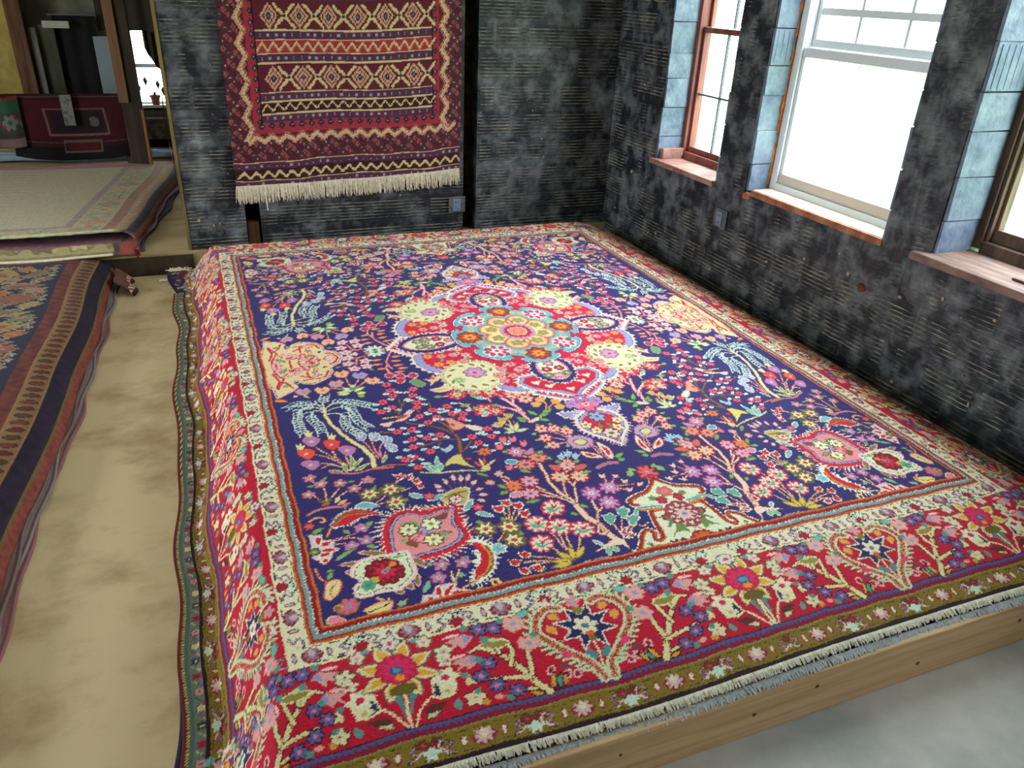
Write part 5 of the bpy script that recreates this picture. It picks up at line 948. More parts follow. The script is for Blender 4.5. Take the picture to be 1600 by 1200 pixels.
# ------------------------------------------------------------------ hanging flatweave on the black wall
KW, KH = 1.515, 1.75
KC = Canvas(0, 0, KW, KH, .004, (96, 24, 44))
def draw_flatweave():
    PU, DR, BR_, CR_, PE, NV, RD = (92, 40, 72), (104, 18, 38), (66, 20, 26), (226, 194, 130), (222, 158, 120), (48, 40, 62), (176, 20, 48)
    def zig(y0, y1, x0, x1, per, wd, c, steps=True):
        x = x0; p = []; k = 0
        while x <= x1+per: p.append((x, y0 if k % 2 == 0 else y1)); x += per/2; k += 1
        KC.line(p, wd, c)
    def lattice(x0, y0, x1, y1, s):
        KC.rect(x0, y0, x1, y1, (100, 26, 44)); j = 0; y = y0+s/2
        while y < y1:
            x = x0+(s/2 if j % 2 else 0)+s/4; k = 0
            while x < x1:
                c = (64, 52, 66) if (j+k) % 3 == 0 else ((160, 82, 76) if (j+k) % 3 == 1 else (66, 28, 38)); KC.poly([(x-s*.34, y), (x, y-s*.40), (x+s*.34, y), (x, y+s*.40)], c); KC.poly([(x-s*.13, y), (x, y-s*.16), (x+s*.13, y), (x, y+s*.16)], (210, 140, 120) if (j+k) % 3 == 0 else (120, 30, 50)); x += s; k += 1
            y += s/2; j += 1
    def dots(y0, y1, x0, x1):
        KC.rect(x0, y0, x1, y1, PU); x = x0+.03; 
        while x < x1-.01: KC.rect(x-.006, (y0+y1)/2-.008, x+.006, (y0+y1)/2+.008, (170, 150, 170)); KC.rect(x-.002, (y0+y1)/2-.004, x+.002, (y0+y1)/2+.004, (60, 40, 70)); x += .047
    def hl(y, x0, x1, c=CR_, w_=.006): KC.rect(x0, y, x1, y+w_, c)
    # end bands
    dots(0, .034, 0, KW); hl(.034, 0, KW); KC.rect(0, .040, KW, .108, BR_); zig(.054, .094, .02, KW, .075, .014, CR_); hl(.108, 0, KW); dots(.114, .150, 0, KW); hl(.150, 0, KW)
    L, Rr, Z0 = .205, KW-.205, .40
    lattice(0, .156, KW, KH, .046)
    # stepped inner frame: peach zigzag, red, dark diamonds
    KC.rect(.105, .285, KW-.105, KH, DR)
    KC.rect(.150, .325, KW-.150, KH, RD)
    y = .31
    for off, c, w_ in ((-.010, PE, .012), (.004, CR_, .011), (.018, (190, 110, 90), .008)):
        zig(.276+off, .312+off, .11, KW-.11, .094, w_, c)
        n = int((KH-.3)/.14)
        for sg in (0, 1):
            p = [((.096+off+(.040 if k % 2 else 0)), .29+k*.07) for k in range(2*n+3)]; p = [(KW-a, b) for a, b in p] if sg else p; KC.line(p, w_, c)
    x = L-.01
    while x < Rr+.02:
        KC.poly([(x-.024, .372), (x, .348), (x+.024, .372), (x, .392)], NV); KC.dot(x, .372, .006, (170, 160, 160)); x += .062
    KC.rect(L-.012, .388, L, KH, (40, 18, 24)); KC.rect(Rr, .388, Rr+.012, KH, (40, 18, 24)); KC.rect(L, .388, Rr, KH, DR)
    yy = .40
    while yy < KH:
        for xx in (L-.022, Rr+.022): KC.poly([(xx-.016, yy), (xx, yy-.022), (xx+.016, yy), (xx, yy+.022)], NV); KC.dot(xx, yy, .005, (150, 150, 150))
        yy += .062
    def diamonds(y0, y1, big=False):
        KC.rect(L, y0, Rr, y1, DR); m = (y0+y1)/2; h = (y1-y0)/2-.006; per = .178; x = L+per/2
        while x < Rr:
            for e, c in ((h, PE), (h*.74, DR), (h*.58, PE if not big else CR_), (h*.36, NV), (h*.14, (120, 110, 150))): KC.poly([(x-e*.72, m), (x, m-e*.9), (x+e*.72, m), (x, m+e*.9)], c)
            x2 = x+per/2
            for a, b in ((-1, -1), (-1, 1), (1, -1), (1, 1)): KC.line([(x2+a*.010, m+b*.010), (x2+a*.056, m+b*h*.80)], .017, CR_)
            KC.dot(x2, m, .008, NV); x += per
    y = .388
    seq = [('d', .05), ('z', .072), ('d', .05), ('D', .168), ('d', .05), ('r', .080), ('d', .05), ('D', .168), ('d', .05), ('z', .072), ('d', .05), ('r', .08), ('d', .05), ('D', .168), ('d', .05), ('z', .072), ('d', .05)]
    for k, h in seq:
        if k == 'd': dots(y+.006, y+h, L, Rr)
        elif k == 'z': KC.rect(L, y, Rr, y+h, BR_); zig(y+.018, y+h-.012, L, Rr-.03, .068, .009, CR_)
        elif k == 'r': KC.rect(L, y, Rr, y+h, RD); zig(y+.018, y+h-.012, L, Rr-.03, .068, .011, CR_); zig(y+.008, y+h-.022, L, Rr-.03, .068, .006, (206, 130, 60))
        else: diamonds(y, y+h)
        hl(y, L, Rr); y += h
draw_flatweave(); KL = lin(KC.a)*.86; KL = KL*.82+KL.mean(-1, keepdims=True)*.18
KIL = empty('flatweave_rug'); tag(KIL, 'red brown flatweave with zigzag and diamond bands hanging on the black wall', 'rug')
def kil_fn(U, V):
    x = .057+U+.008*np.sin(V*2.2)*(U/KW)+.02*(V/KH)*(1-U/KW); z = .287+V+.058*(U/KW)-.012*np.sin(np.pi*U/KW)*(1-V/KH); y = YB-.038-.008*np.sin(U*7+V*1.3)-.006*np.sin(U*15.+1)*(1-V/KH)+RNG.normal(0, .0006, U.shape); return x, y, z
def kil_col(U, V):
    b = V+.006*np.sin(U*6+V*3)+.003*np.sin(U*21)*(V < .2); b = np.floor(b/.0055)*.0055+.003; U0 = U; U = np.floor(U/.0085)*.0085+.0042; i = np.clip((U/KC.cell).astype(int), 0, KC.W-1); j = np.clip((b/KC.cell).astype(int), 0, KC.H-1); return np.clip(KL[j, i]*(1+RNG.normal(0, .10, U.shape+(1,))), 0, 1)
me = grid_mesh('woven_field', stepped((0, KW, .0042)), stepped((0, 1.30, .0042), (1.30, KH, .03)), kil_fn, kil_col, skirt=.0)
link('woven_field', me, M_WOOL2, KIL)
def kil_edge(t): x, y, z = kil_fn(np.array(KW*t), np.array(0.)); return float(x), float(y), float(z)+.004
fringe('fringe', kil_edge, 1100, .074, M_FRINGE2, KIL, lambda t: (.02, -.06, -1), 1., .0017, .12)
fringe('fringe_tail', lambda t: (lambda q: (q[0], q[1]-.004, q[2]))(kil_edge(.115+.004*t)), 4, .11, M_FRINGE2, KIL, lambda t: (.0, -.02, -1), 1., .0022, .02)

# ------------------------------------------------------------------ left stack: dark floral carpet on top of others
YE = [-1.2, -.3, .47, .8, 1.4, 1.9, 2.6, 3.2, 3.62]; XE = [-.875, -.868, -.862, -.858, -.82, -.775, -.745, -.722, -.705]
def xe(y): return np.interp(y, YE, XE)
def dark_fn(D, V):
    ang = np.interp(D, [0, .05, .12, .2, .3], [70, 62, 30, 6, 0]); ss = np.linspace(0, .4, 400); th = np.radians(np.interp(ss, [0, .05, .12, .2, .3], [70, 62, 30, 6, 0]))
    hx = np.concatenate([[0], np.cumsum(np.cos(th[1:])*(ss[1]-ss[0]))]); hz = np.concatenate([[0], np.cumsum(np.sin(th[1:])*(ss[1]-ss[0]))])
    x = xe(V)-.022-np.interp(D, ss, hx)-np.maximum(D-.4, 0)+.010*np.sin(V*5.3)*(D < .6)*smooth(.6-D, 0, .5); z = ZF+.045+np.interp(D, ss, hz)+.005*wav(x, V, 5, 2)
    return x, V+0*D, z-.045*smooth(V, 3.3, 3.75)*0
def border_big(base, per, cols, out):
    def f(d, t, w_):
        o = np.empty(d.shape+(3,)); o[:] = base; a = np.mod(t, per)/per-.5; k = np.floor(t/per).astype(int); b = d/w_-.5
        n = .06*np.sin(t*97+d*61)+.05*np.sin(t*211-d*143)
        r = np.hypot(a*1.9, b*2.1)+n; m = r < .86; o[m] = out; m = r < .78; o[m] = base
        for i, (a0, b0, ra, rb) in enumerate(((0, 0, .20, .34), (-.26, .22, .12, .16), (.27, -.22, .12, .18), (.25, .26, .10, .14), (-.26, -.24, .10, .15), (.47, 0, .09, .30), (-.47, .05, .08, .26))):
            r = np.hypot((a-a0)/ra, (b-b0)/rb)+n*3; m = r < 1; o[m] = np.array(out)[None]*.8; m = r < .85; c = np.array(cols)[(k+i) % len(cols)]; o[m] = c[m]; m = r < .35; o[m] = np.array(cols)[(i+2) % len(cols)]
        return o
    return f
def bars(base, c, per):
    def f(d, t, w_):
        o = np.empty(d.shape+(3,)); o[:] = base; a = np.mod(t, per)/per-.5; b = d/w_-.5; k = np.floor(t/per).astype(int)
        r = np.hypot(a/.33, b/.40); m = r < 1; o[m] = (60, 34, 30); m = r < .8; o[m] = np.array(c)[(k % len(c))][m]; return o
    return f
def mott(c1, c2, sc):
    def f(d, t, w_):
        n = .5+.5*np.sin(d*sc*1.3+np.sin(t*sc*.7)*2)*np.cos(t*sc+np.sin(d*sc*.9)*1.7); return np.array(c1)*(1-n[..., None])+np.array(c2)*n[..., None]
    return f
dk = band_col([(0, .042, mott((160, 84, 70), (130, 60, 54), 60)), (.042, .052, (120, 104, 44)), (.052, .128, mott((38, 28, 48), (54, 40, 66), 40)), (.128, .133, (170, 130, 90)), (.133, .215, bars((150, 112, 74), [(110, 44, 40), (128, 58, 46), (96, 62, 40)], .058)), (.215, .221, (176, 120, 76)), (.221, .29, mott((92, 28, 30), (130, 60, 40), 50)), (.29, .64, border_big((34, 32, 60), .40, [(190, 100, 52), (176, 146, 84), (150, 90, 70), (128, 120, 84), (178, 128, 108)], (190, 180, 150))), (.64, .71, mott((92, 28, 34), (126, 58, 46), 50)), (.71, .74, (160, 120, 84)), (.74, 9, mott((150, 96, 72), (176, 140, 104), 16))], .10)
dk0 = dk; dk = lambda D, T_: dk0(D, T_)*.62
S1 = empty('carpet'); tag(S1, 'dark floral carpet with navy and salmon edge bands, topmost of the left stack', 'carpet', 'carpets stacked at the left')
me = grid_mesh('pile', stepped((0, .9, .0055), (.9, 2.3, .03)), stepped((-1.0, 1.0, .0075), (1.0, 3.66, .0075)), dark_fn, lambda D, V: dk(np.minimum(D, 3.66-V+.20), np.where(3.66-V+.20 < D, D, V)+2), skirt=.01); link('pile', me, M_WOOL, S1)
LAY = [('brown and grey edged carpet second from the top of the left stack', .034, -.014, (120, 100, 96), (84, 60, 60)), ('grey edged carpet in the middle of the left stack', .023, -.004, (132, 124, 122), (96, 70, 76)), ('rose edged carpet at the bottom of the left stack', .012, .004, (150, 96, 100), (110, 84, 80))]
for lab, zz, ox, c1, c2 in LAY:
    r_ = empty('carpet'); tag(r_, lab, 'carpet', 'carpets stacked at the left'); cl = band_col([(0, .006, c1), (.006, .014, c2), (.014, 9, c1)])
    def lf_fn(D, V, zz=zz, ox=ox): return xe(V)+ox-D+.009*np.sin(V*6.1+zz*300)+.006*np.sin(V*13.7+zz*90), V, ZF+zz+.003*np.sin(V*9)+0*D
    me = grid_mesh('pile', np.concatenate([np.arange(0, .05, .004), np.linspace(.06, 2.2, 12)]), stepped((-1.0, 3.6, .02)), lf_fn, cl, skirt=.0105); link('pile', me, M_WOOL, r_)
def scrap(D, V): return -.70+.10*D+.02*V, 3.36+.22*V-.02*D, ZF+.045+.05*(1-D)+.01*np.sin(V*5)
S5 = empty('carpet'); tag(S5, 'small folded rug corner sticking out at the back of the left stack', 'carpet')
sc_ = band_col([(0, .12, (70, 30, 34)), (.12, .3, barber((206, 186, 150), (110, 40, 44), .12)), (.3, 9, mott((110, 78, 56), (84, 50, 44), 30))])
me = grid_mesh('pile', np.linspace(0, 1, 26), np.linspace(0, 1, 26), lambda D, V: (-.715+.10*D+.02*np.sin(V*6)*D, 3.36+.24*V-.03*D, ZF+.10-.075*D**1.5+.008*np.sin(V*9)), lambda D, V: sc_(1-D, V), skirt=.02); link('pile', me, M_WOOL, S5)
# ------------------------------------------------------------------ faded carpets over the step, at the back left
YG0, YG1 = 3.94, 6.05
def xg(y): return np.interp(y, [3.5, 3.93, 5.5, 6.2], [-.63, -.605, -.365, -.27])
gcol = band_col([(0, .035, mott((176, 120, 104), (150, 96, 100), 40)), (.035, .085, mott((74, 64, 92), (96, 84, 104), 30)), (.085, .17, mott((158, 124, 98), (176, 148, 118), 40)), (.17, .235, mott((140, 96, 84), (160, 116, 96), 40)), (.235, .44, blobs((176, 166, 136), [(196, 168, 132), (150, 140, 116), (190, 140, 116), (156, 160, 140)], .16, (140, 128, 110))), (.44, .49, mott((146, 124, 132), (166, 146, 140), 30)), (.49, 9, blobs((180, 172, 144), [(190, 176, 150), (168, 158, 136), (196, 160, 130), (160, 160, 150)], .21, (170, 160, 136)))], .10)
def gfn(D, V):
    ss = np.linspace(0, .3, 300); th = np.radians(np.interp(ss, [0, .03, .09, .14], [60, 50, 12, 0])); hx = np.concatenate([[0], np.cumsum(np.cos(th[1:])*(ss[1]-ss[0]))]); hz = np.concatenate([[0], np.cumsum(np.sin(th[1:])*(ss[1]-ss[0]))])
    x = xg(V)-np.interp(D, ss, hx)-np.maximum(D-.3, 0)+.012*np.sin(V*4.7)*(D < .3); z = ZU+.035+np.interp(D, ss, hz)+.006*wav(x, V, 4, .5)+.020*np.exp(-((V-YG0)/.05)**2); return x, V+.03*np.sin(D*2.2)*0-.05*np.clip(D-.1, 0, .5)*np.exp(-((V-YG0)/.4)**2)*0, z
def gcolf(D, V):
    a, b = np.minimum(D, V-YG0+.24), np.where(V-YG0+.24 < D, D, V); c = gcol(a, b); f = .5+.5*np.sin(D*2.6+V*1.7)[..., None]; g0 = lin((172, 166, 140)); return c*(.80+.12*f)+g0*(.20-.12*f)
G1 = empty('carpet'); tag(G1, 'pale worn grey-beige carpet lying over the step at the back left', 'carpet')
me = grid_mesh('pile', stepped((0, 1.6, .009), (1.6, 2.4, .04)), stepped((YG0, YG1, .012)), gfn, gcolf, skirt=.014); link('pile', me, M_WOOL, G1)
def gedge(t): x, y, z = gfn(np.array(.10+1.5*t), np.array(YG0)); return float(x), float(y)-.004, float(z)-.004
b = MB(); b.tube([gedge(i/40) for i in range(41)], [.011+.002*math.sin(i*1.7) for i in range(41)], 8); b.build('rolled_edge', mat('greenish_cream_selvedge', (186, 188, 150), .95, .1, col2=(160, 160, 128), vscale=30., bump=.4, bscale=120.), G1, 0, True)
# the carpet below it hangs down over the step onto the dark one
ZD = float(dark_fn(np.array(.5), np.array(3.55))[2])
hcol = band_col([(0, .03, (206, 196, 168)), (.03, .07, mott((110, 96, 70), (140, 128, 92), 40)), (.07, .30, blobs((146, 136, 98), [(120, 110, 74), (170, 156, 116), (110, 90, 80)], .20, (110, 100, 72))), (.30, .34, (206, 196, 166)), (.34, 9, mott((150, 100, 110), (120, 70, 84), 40))])
def hfn(D, V):      # D across from the right edge, V up from the hem
    sy = np.interp(V, [0, .05, .16, .24, .30, .45, 1.2], [3.60, 3.625, 3.665, 3.72, 3.775, 3.92, 4.6]); sz = np.interp(V, [0, .05, .16, .24, .30, .45, 1.2], [ZD+.016, ZD+.022, ZD+.07, ZU+.030, ZU+.044, ZU+.034, ZU+.022])
    sg = np.interp(D, [0, .06, .2, 3], [0, .0, .012, .0]); return xg(sy)+.02-D+.006*np.sin(V*20), sy+.05*smooth(D, .1, 1.2)*0, np.maximum(sz+.004*np.sin(D*9), -9)-sg*.3
def hcolf(D, V):
    c = hcol(V, D+3); m = D < .075; c[m] = lin((132, 62, 52))*(1+RNG.normal(0, .1, (m.sum(), 1))); m = (D > .075) & (D < .11); c[m] = lin((70, 60, 60)); return np.clip(c, 0, 1)
G2 = empty('carpet'); tag(G2, 'olive and rust carpet hanging over the step below the pale worn carpet', 'carpet')
me = grid_mesh('pile', stepped((0, 1.6, .012), (1.6, 2.2, .05)), stepped((0, .5, .010), (.5, 1.2, .05)), hfn, hcolf, skirt=.010); link('pile', me, M_WOOL, G2)
def hedge(t): x, y, z = hfn(np.array(.02+1.6*t), np.array(.29)); return float(x), float(y)-.004, float(z)+.004
b = MB(); b.tube([hedge(i/40) for i in range(41)], [.008+.002*math.sin(i*1.3) for i in range(41)], 7); b.build('cream_cord', mat('cream_cord', (206, 192, 166), .95, .1, col2=(180, 164, 138), vscale=40.), G2, 0, True)
x, y, z = hfn(np.array(.0), np.array(.27)); b = MB()
for k in range(5): b.tube([(float(x)+.004*k, float(y)-.01, float(z)), (float(x)+.012+.006*k, float(y)-.03, float(z)-.05-.008*k), (float(x)+.02+.008*k, float(y)-.03, float(z)-.10-.01*k)], .0045, 5)
b.build('tassel', mat('dark_red_tassel', (120, 26, 40), .95, .1), G2)
# side layers of that stack
for k, (lab, zz, ox, c1, c2) in enumerate((('lilac edged carpet under the pale worn carpet', .022, .03, (150, 120, 140), (120, 100, 116)), ('grey edged carpet lowest on the raised floor', .010, .05, (96, 90, 98), (70, 60, 70)))):
    r_ = empty('carpet'); tag(r_, lab, 'carpet'); cl = band_col([(0, .01, c1), (.01, .03, c2), (.03, 9, c1)])
    def s_fn(D, V, zz=zz, ox=ox): return xg(V)+ox-D+.014*np.sin(V*5.1+zz*200)+.008*np.sin(V*12), V, ZU+zz+0*D+.003*np.sin(V*11)
    me = grid_mesh('pile', np.concatenate([np.arange(0, .08, .008), np.linspace(.1, 1.6, 8)]), stepped((3.80, 6.0, .03)), s_fn, cl, skirt=.0095); link('pile', me, M_WOOL, r_)
# ------------------------------------------------------------------ price tag on the floor
b = MB(); b.box((-.482, 3.575, ZF+.001), (-.430, 3.615, ZF+.004)); t_ = b.build('price_tag', mat('white_card', (226, 226, 216), .8, .2), None, .001); tag(t_, 'small white card tag lying on the tan floor', 'tag')
b = MB(); b.tube([(-.470, 3.60, ZF+.003), (-.486, 3.607, ZF+.004), (-.498, 3.600, ZF+.003)], .0012, 5); b.build('string', M_KNOT, t_)
# ------------------------------------------------------------------ outlet boxes
def outlet(loc, rz, label):
    o = empty('outlet_box', loc); o.rotation_euler = (0, 0, rz); tag(o, label, 'outlet', 'metal outlet boxes on the black walls')
    b = MB(); b.box((-.05, -.006, -.055), (.05, .02, .055)); b.build('box', M_STEEL, o, .003)
    b = MB(); b.box((-.062, -.010, -.052), (.062, -.006, .060)); b.build('ring_plate', mat('zinc_plate', (132, 138, 146), .4, .5, metal=.7, col2=(100, 104, 112), vscale=20.), o, .002)
    b = MB(); b.box((-.032, -.016, -.042), (.026, -.010, .044)); b.build('receptacle', mat('pale_blue_receptacle', (112, 128, 148), .5, .4), o, .003)
    for z in (-.022, .022):
        for x in (-.012, .006): b = MB(); b.box((x-.002, -.0168, z-.006), (x+.002, -.0158, z+.006)); b.build('slot', M_DARKGAP, o)
    for z in (-.048, .052): b = MB(); b.tube([(0, -.012, z), (0, -.009, z)], .004, 8); b.build('screw', M_STEEL, o)
    return o
outlet((1.556, YB-.018, .085), 0, 'metal outlet box on the back wall below the hanging flatweave')
outlet((XR-.018, 2.265, .306), -math.pi/2, 'metal outlet box on the right wall below the red-brown window')
bm = bmesh.new(); bmesh.ops.create_icosphere(bm, subdivisions=2, radius=.022)
for v in bm.verts: v.co = Vector((v.co.x*.7, v.co.y*1.3, v.co.z*.9))*random.uniform(.8, 1.2)
me = bpy.data.meshes.new('exposed_brick'); bm.to_mesh(me); bm.free(); o = link('exposed_brick', me, mat('rust_brown_brick', (84, 54, 42), .9, .1, col2=(104, 72, 56), vscale=30.), wall_right); o.location = (XR-.008, 1.107, .278)
# chips of bare tile where the black coat has flaked off
M_CHIP = mat('bare_tan_chip', (176, 150, 124), .85, .15)
for k in range(54):
    side = k % 3
    s_ = random.uniform(.002, .007); h_ = random.uniform(.4, 1.6)*s_
    if side: t = random.uniform(.1, 3.7); z = random.uniform(-.1, .42) if t > .65 else random.uniform(-.1, 1.4); lo, hi = (XR-.0150, YB-t-s_, z-h_), (XR-.006, YB-t+s_, z+h_); par = wall_right
    else: t = random.choice((random.uniform(-.2, .07), random.uniform(.22, 1.55), random.uniform(1.75, 2.7))); z = random.uniform(0, 1.35) if not .2 < t < 1.6 else random.uniform(0, .2); lo, hi = (t-s_, YB-.0150, z-h_), (t+s_, YB-.006, z+h_); par = wall_back
    b = MB(); b.box(lo, hi, 0, .0028); b.build('bare_chip', M_CHIP, par)
# ------------------------------------------------------------------ the next room
YW = 7.6
wall_with_holes('wall_far', 'y', YW, -4.6, 3.2, ZU-.05, ZC+.02, [(-.82, -.28, .285, 1.02)], mat('dim_grey_wall', (128, 128, 112), .9, .1, col2=(96, 94, 82), vscale=3.))
wall_with_holes('wall_side', 'x', 3.0, YB+.2, YW, ZU-.05, ZC+.02, [], M_PLASTER)
W4 = empty('window_4'); tag(W4, 'small bright window of the next room behind the wooden post', kind='structure')
for nm, lo, hi in (('window_stile', (-.82, YW+.02, .285), (-.80, YW+.08, 1.02)), ('window_stile', (-.30, YW+.02, .285), (-.28, YW+.08, 1.02)), ('sash_rail', (-.80, YW+.03, .63), (-.30, YW+.07, .665)), ('window_sill', (-.86, YW-.10, .258), (-.24, YW+.05, .285))): bar(W4, nm, lo, hi, mat('white_painted_wood', (206, 210, 216), .6, .3), .002)
pane(W4, -.80, YW+.05, YW+.054, .285, .63) if False else None
for z0, z1 in ((.285, .63), (.665, 1.02)): b = MB(); b.box((-.80, YW+.048, z0), (-.30, YW+.052, z1)); b.build('pane', M_GLASS, W4)
def curtain(name, x0, x1, z0, z1, label, scallop=False, sweep=False):
    V, F = [], []; n, m_ = 36, 10
    for j in range(m_+1):
        for i in range(n+1):
            u = i/n; v = j/m_; bot = z0+(.016*abs(math.sin(u*n*.25)) if scallop else 0)
            if sweep: xx = x0+(x1-x0)*u; bot = z0+.22*max(0., 1-u*1.8)**1.5
            else: xx = x0+(x1-x0)*u
            V.append((xx, YW-(.095 if scallop else .045)-.016*math.sin(u*26), bot+(z1-bot)*v))
    for j in range(m_):
        for i in range(n): a = j*(n+1)+i; F.append((a, a+1, a+n+2, a+n+1))
    me = bpy.data.meshes.new(name); me.from_pydata(V, [], F); me.update(); o = link(name, me, mat('dark_brown_curtain_'+name, (64, 56, 48), .9, .1)); sd = o.modifiers.new('t', 'SOLIDIFY'); sd.thickness = .006; tag(o, label, 'curtain'); return o
curtain('valance', -.88, -.22, .965, 1.30, 'dark scalloped valance above the far window', True)
curtain('curtain', -.50, -.25, .60, 1.28, 'dark side curtain swept aside at the far window', False, True)
# pot plant on the far sill
PP = empty('potted_plant', (-.475, YW-.045, .285)); tag(PP, 'small terracotta pot with a drooping plant on the far window sill', 'plant')
def lathe(prof_, n=20):
    b = MB(); v = []; f = []
    for r, z in prof_: v += [(r*math.cos(2*math.pi*k/n), r*math.sin(2*math.pi*k/n), z) for k in range(n)]
    for j in range(len(prof_)-1):
        for k in range(n): f.append((j*n+k, j*n+(k+1) % n, (j+1)*n+(k+1) % n, (j+1)*n+k))
    f.append(tuple(range(n))[::-1]); b.add(v, f); return b
lathe([(.034, 0), (.046, .07), (.052, .072), (.054, .09), (.048, .09), (.044, .075), (0.001, .07)]).build('pot', mat('terracotta', (150, 92, 72), .8, .2), PP, 0, True)
for i, (dx, h) in enumerate(((-.10, .26), (-.05, .34), (.03, .30), (.06, .22))):
    b = MB(); b.tube([(0, 0, .07), (dx*.4, 0, h*.8), (dx, 0, h), (dx*1.4, 0, h*.82)], [.004, .0035, .003, .002], 5); b.build('stem', mat('dark_green_stem', (54, 60, 44), .8, .2), PP)
    b = MB(); p = Vector((dx*1.4, 0, h*.80)); b.add([p, p+Vector((-.02, .01, -.04)), p+Vector((.0, 0, -.10)), p+Vector((.022, -.008, -.045))], [(0, 1, 2, 3)]); o = b.build('leaf', mat('dark_green_leaf', (56, 66, 48), .7, .3), PP); sd = o.modifiers.new('t', 'SOLIDIFY'); sd.thickness = .002
for i, (x, z) in enumerate(((-.40, .70), (-.375, .47))):
    b = MB(); b.tube([(x, YW-.03, z+.14), (x, YW-.03, z+.05)], .0015, 4); o = b.build('hanging_ornament', M_DARKGAP); tag(o, ('dark square ornament hanging in the far window', 'slim dark ornament hanging low in the far window')[i], 'ornament')
    b = MB()
    if i == 0: b.box((x-.022, YW-.036, z), (x+.022, YW-.024, z+.05))
    else: b.tube([(x, YW-.03, z+.06), (x+.012, YW-.03, z+.0), (x-.008, YW-.03, z-.06), (x+.006, YW-.03, z-.11)], [.006, .016, .008, .014], 6)
    b.build('pendant', M_DARKGAP, o)
# chest under the far window
CH = empty('low_chest', (-.6, YW-.16, ZU)); tag(CH, 'dark patterned chest standing below the far window', 'chest')
b = MB(); b.box((-.16, -.12, 0), (.34, .12, .30)); b.build('body', mat('dark_mottled_cloth', (84, 80, 72), .9, .1, col2=(130, 122, 108), vscale=14.), CH, .006)
b = MB(); b.box((-.165, -.125, 0.02), (.35, -.12, .10)); b.build('plinth', M_DARKGAP, CH)
b = MB(); b.tube([(-.40, 7.22, .40), (-.41, 7.18, .2), (-.40, 7.1, .0), (-.38, 6.6, ZU+.10), (-.36, 6.2, ZU+.07)], .005, 6); o = b.build('red_cord', mat('dull_red_cord', (130, 46, 46), .7, .3), None, 0, True); tag(o, 'thin red cord hanging down in front of the far chest', 'cord')
# striped rugs on the far floor
for k, (lab, y0, y1, c) in enumerate((('folded light blue striped blanket on the far floor', 6.80, 7.10, [(0, .12, (150, 170, 186)), (.12, .2, (196, 206, 210)), (.2, .3, (120, 150, 176)), (.3, 9, (186, 186, 176))]), ('pink blanket lying before the blue one on the far floor', 6.10, 6.36, [(0, .05, (96, 84, 110)), (.05, .14, (150, 110, 130)), (.14, 9, (170, 108, 132))]))):
    r_ = empty('blanket'); tag(r_, lab, 'blanket'); cl = band_col(c)
    me = grid_mesh('cloth', stepped((-1.95, -.24, .04)), stepped((y0, y1, .015)), lambda U, V: (U, V+.02*np.sin(U*6), ZU+.050+.012*np.sin(U*5+V*7)+.008*np.sin(V*40)), lambda U, V, y0=y0, cl=cl: cl(V-y0, U+5), skirt=.045); link('cloth', me, M_WOOL2, r_)
# timber post with a lighter plank
P_ = empty('timber_post', (-.63, 6.46, ZU)); tag(P_, 'dark square timber post standing in the next room', 'post')
b = MB(); b.box((-.085, -.08, 0), (.075, .08, ZC-ZU)); b.build('post', mat('dark_post_wood', (70, 58, 44), .75, .25, col2=(50, 42, 34), vscale=14., stretch=(1, 1, .1)), P_, .006)
b = MB(); b.box((.060, -.086, 0), (.082, .06, .52)); b.build('edge_strip', mat('orange_brown_strip', (150, 96, 56), .7, .3), P_, .003)
b = MB(); b.box((-.10, -.105, .58), (-.02, -.08, ZC-ZU)); b.build('plank', mat('light_brown_plank', (136, 96, 66), .7, .3, col2=(112, 84, 60), vscale=12., stretch=(1, 1, .1)), P_, .004)
# far left: yellow panel, dark frame, boards, black hanging
def board(name, lo, hi, m, label, cat): b = MB(); b.box(lo, hi); o = b.build(name, m, None, .004); tag(o, label, cat); return o
board('painted_panel', (-2.9, 7.30, ZU), (-1.60, 7.34, ZC-.02), M_YELLOW, 'olive yellow painted panel at the far left', 'panel')
board('door_post', (-1.585, 7.22, ZU), (-1.46, 7.34, ZC-.02), M_BROWNWOOD, 'dark brown upright beside the yellow panel', 'post')
board('board', (-1.44, 7.28, ZU), (-1.385, 7.31, 1.0), mat('grey_board', (126, 126, 120), .8, .2, col2=(90, 90, 84), vscale=9., stretch=(1, 1, .2)), 'narrow grey board leaning beside the dark upright', 'board')
board('board', (-1.37, 7.34, ZU), (-1.24, 7.38, 1.02), mat('dark_green_board', (70, 70, 58), .85, .15, col2=(92, 92, 76), vscale=7., stretch=(1, 1, .2)), 'wide dark olive board beside the black hanging', 'board')
board('board', (-.93, 7.36, ZU), (-.80, 7.40, .93), mat('pale_blue_board', (140, 156, 160), .8, .2), 'pale blue-grey board between black hanging and post', 'board')
BH = empty('wall_hanging', (-1.08, 7.40, .30)); tag(BH, 'black cloth hanging on the far wall', 'hanging')
me = grid_mesh('cloth', np.linspace(0, .36, 30), np.linspace(0, .80, 30), lambda U, V: (-.17+U, .012*np.sin(U*40)+0*V, V), lambda U, V: np.full(U.shape+(3,), .012), skirt=0.); o = link('cloth', me, M_WOOL2, BH); sd = o.modifiers.new('t', 'SOLIDIFY'); sd.thickness = .008
b = MB(); b.tube([(-.20, 0, .805), (.20, 0, .81)], .008, 6); b.build('rod', M_STEEL, BH)
b = MB(); b.box((-1.32, 7.26, 1.00), (-1.10, 7.30, 1.06)); o = b.build('wall_bracket', mat('pale_bracket', (176, 176, 168), .7, .3)); tag(o, 'pale bracket at the top of the black hanging', 'bracket')
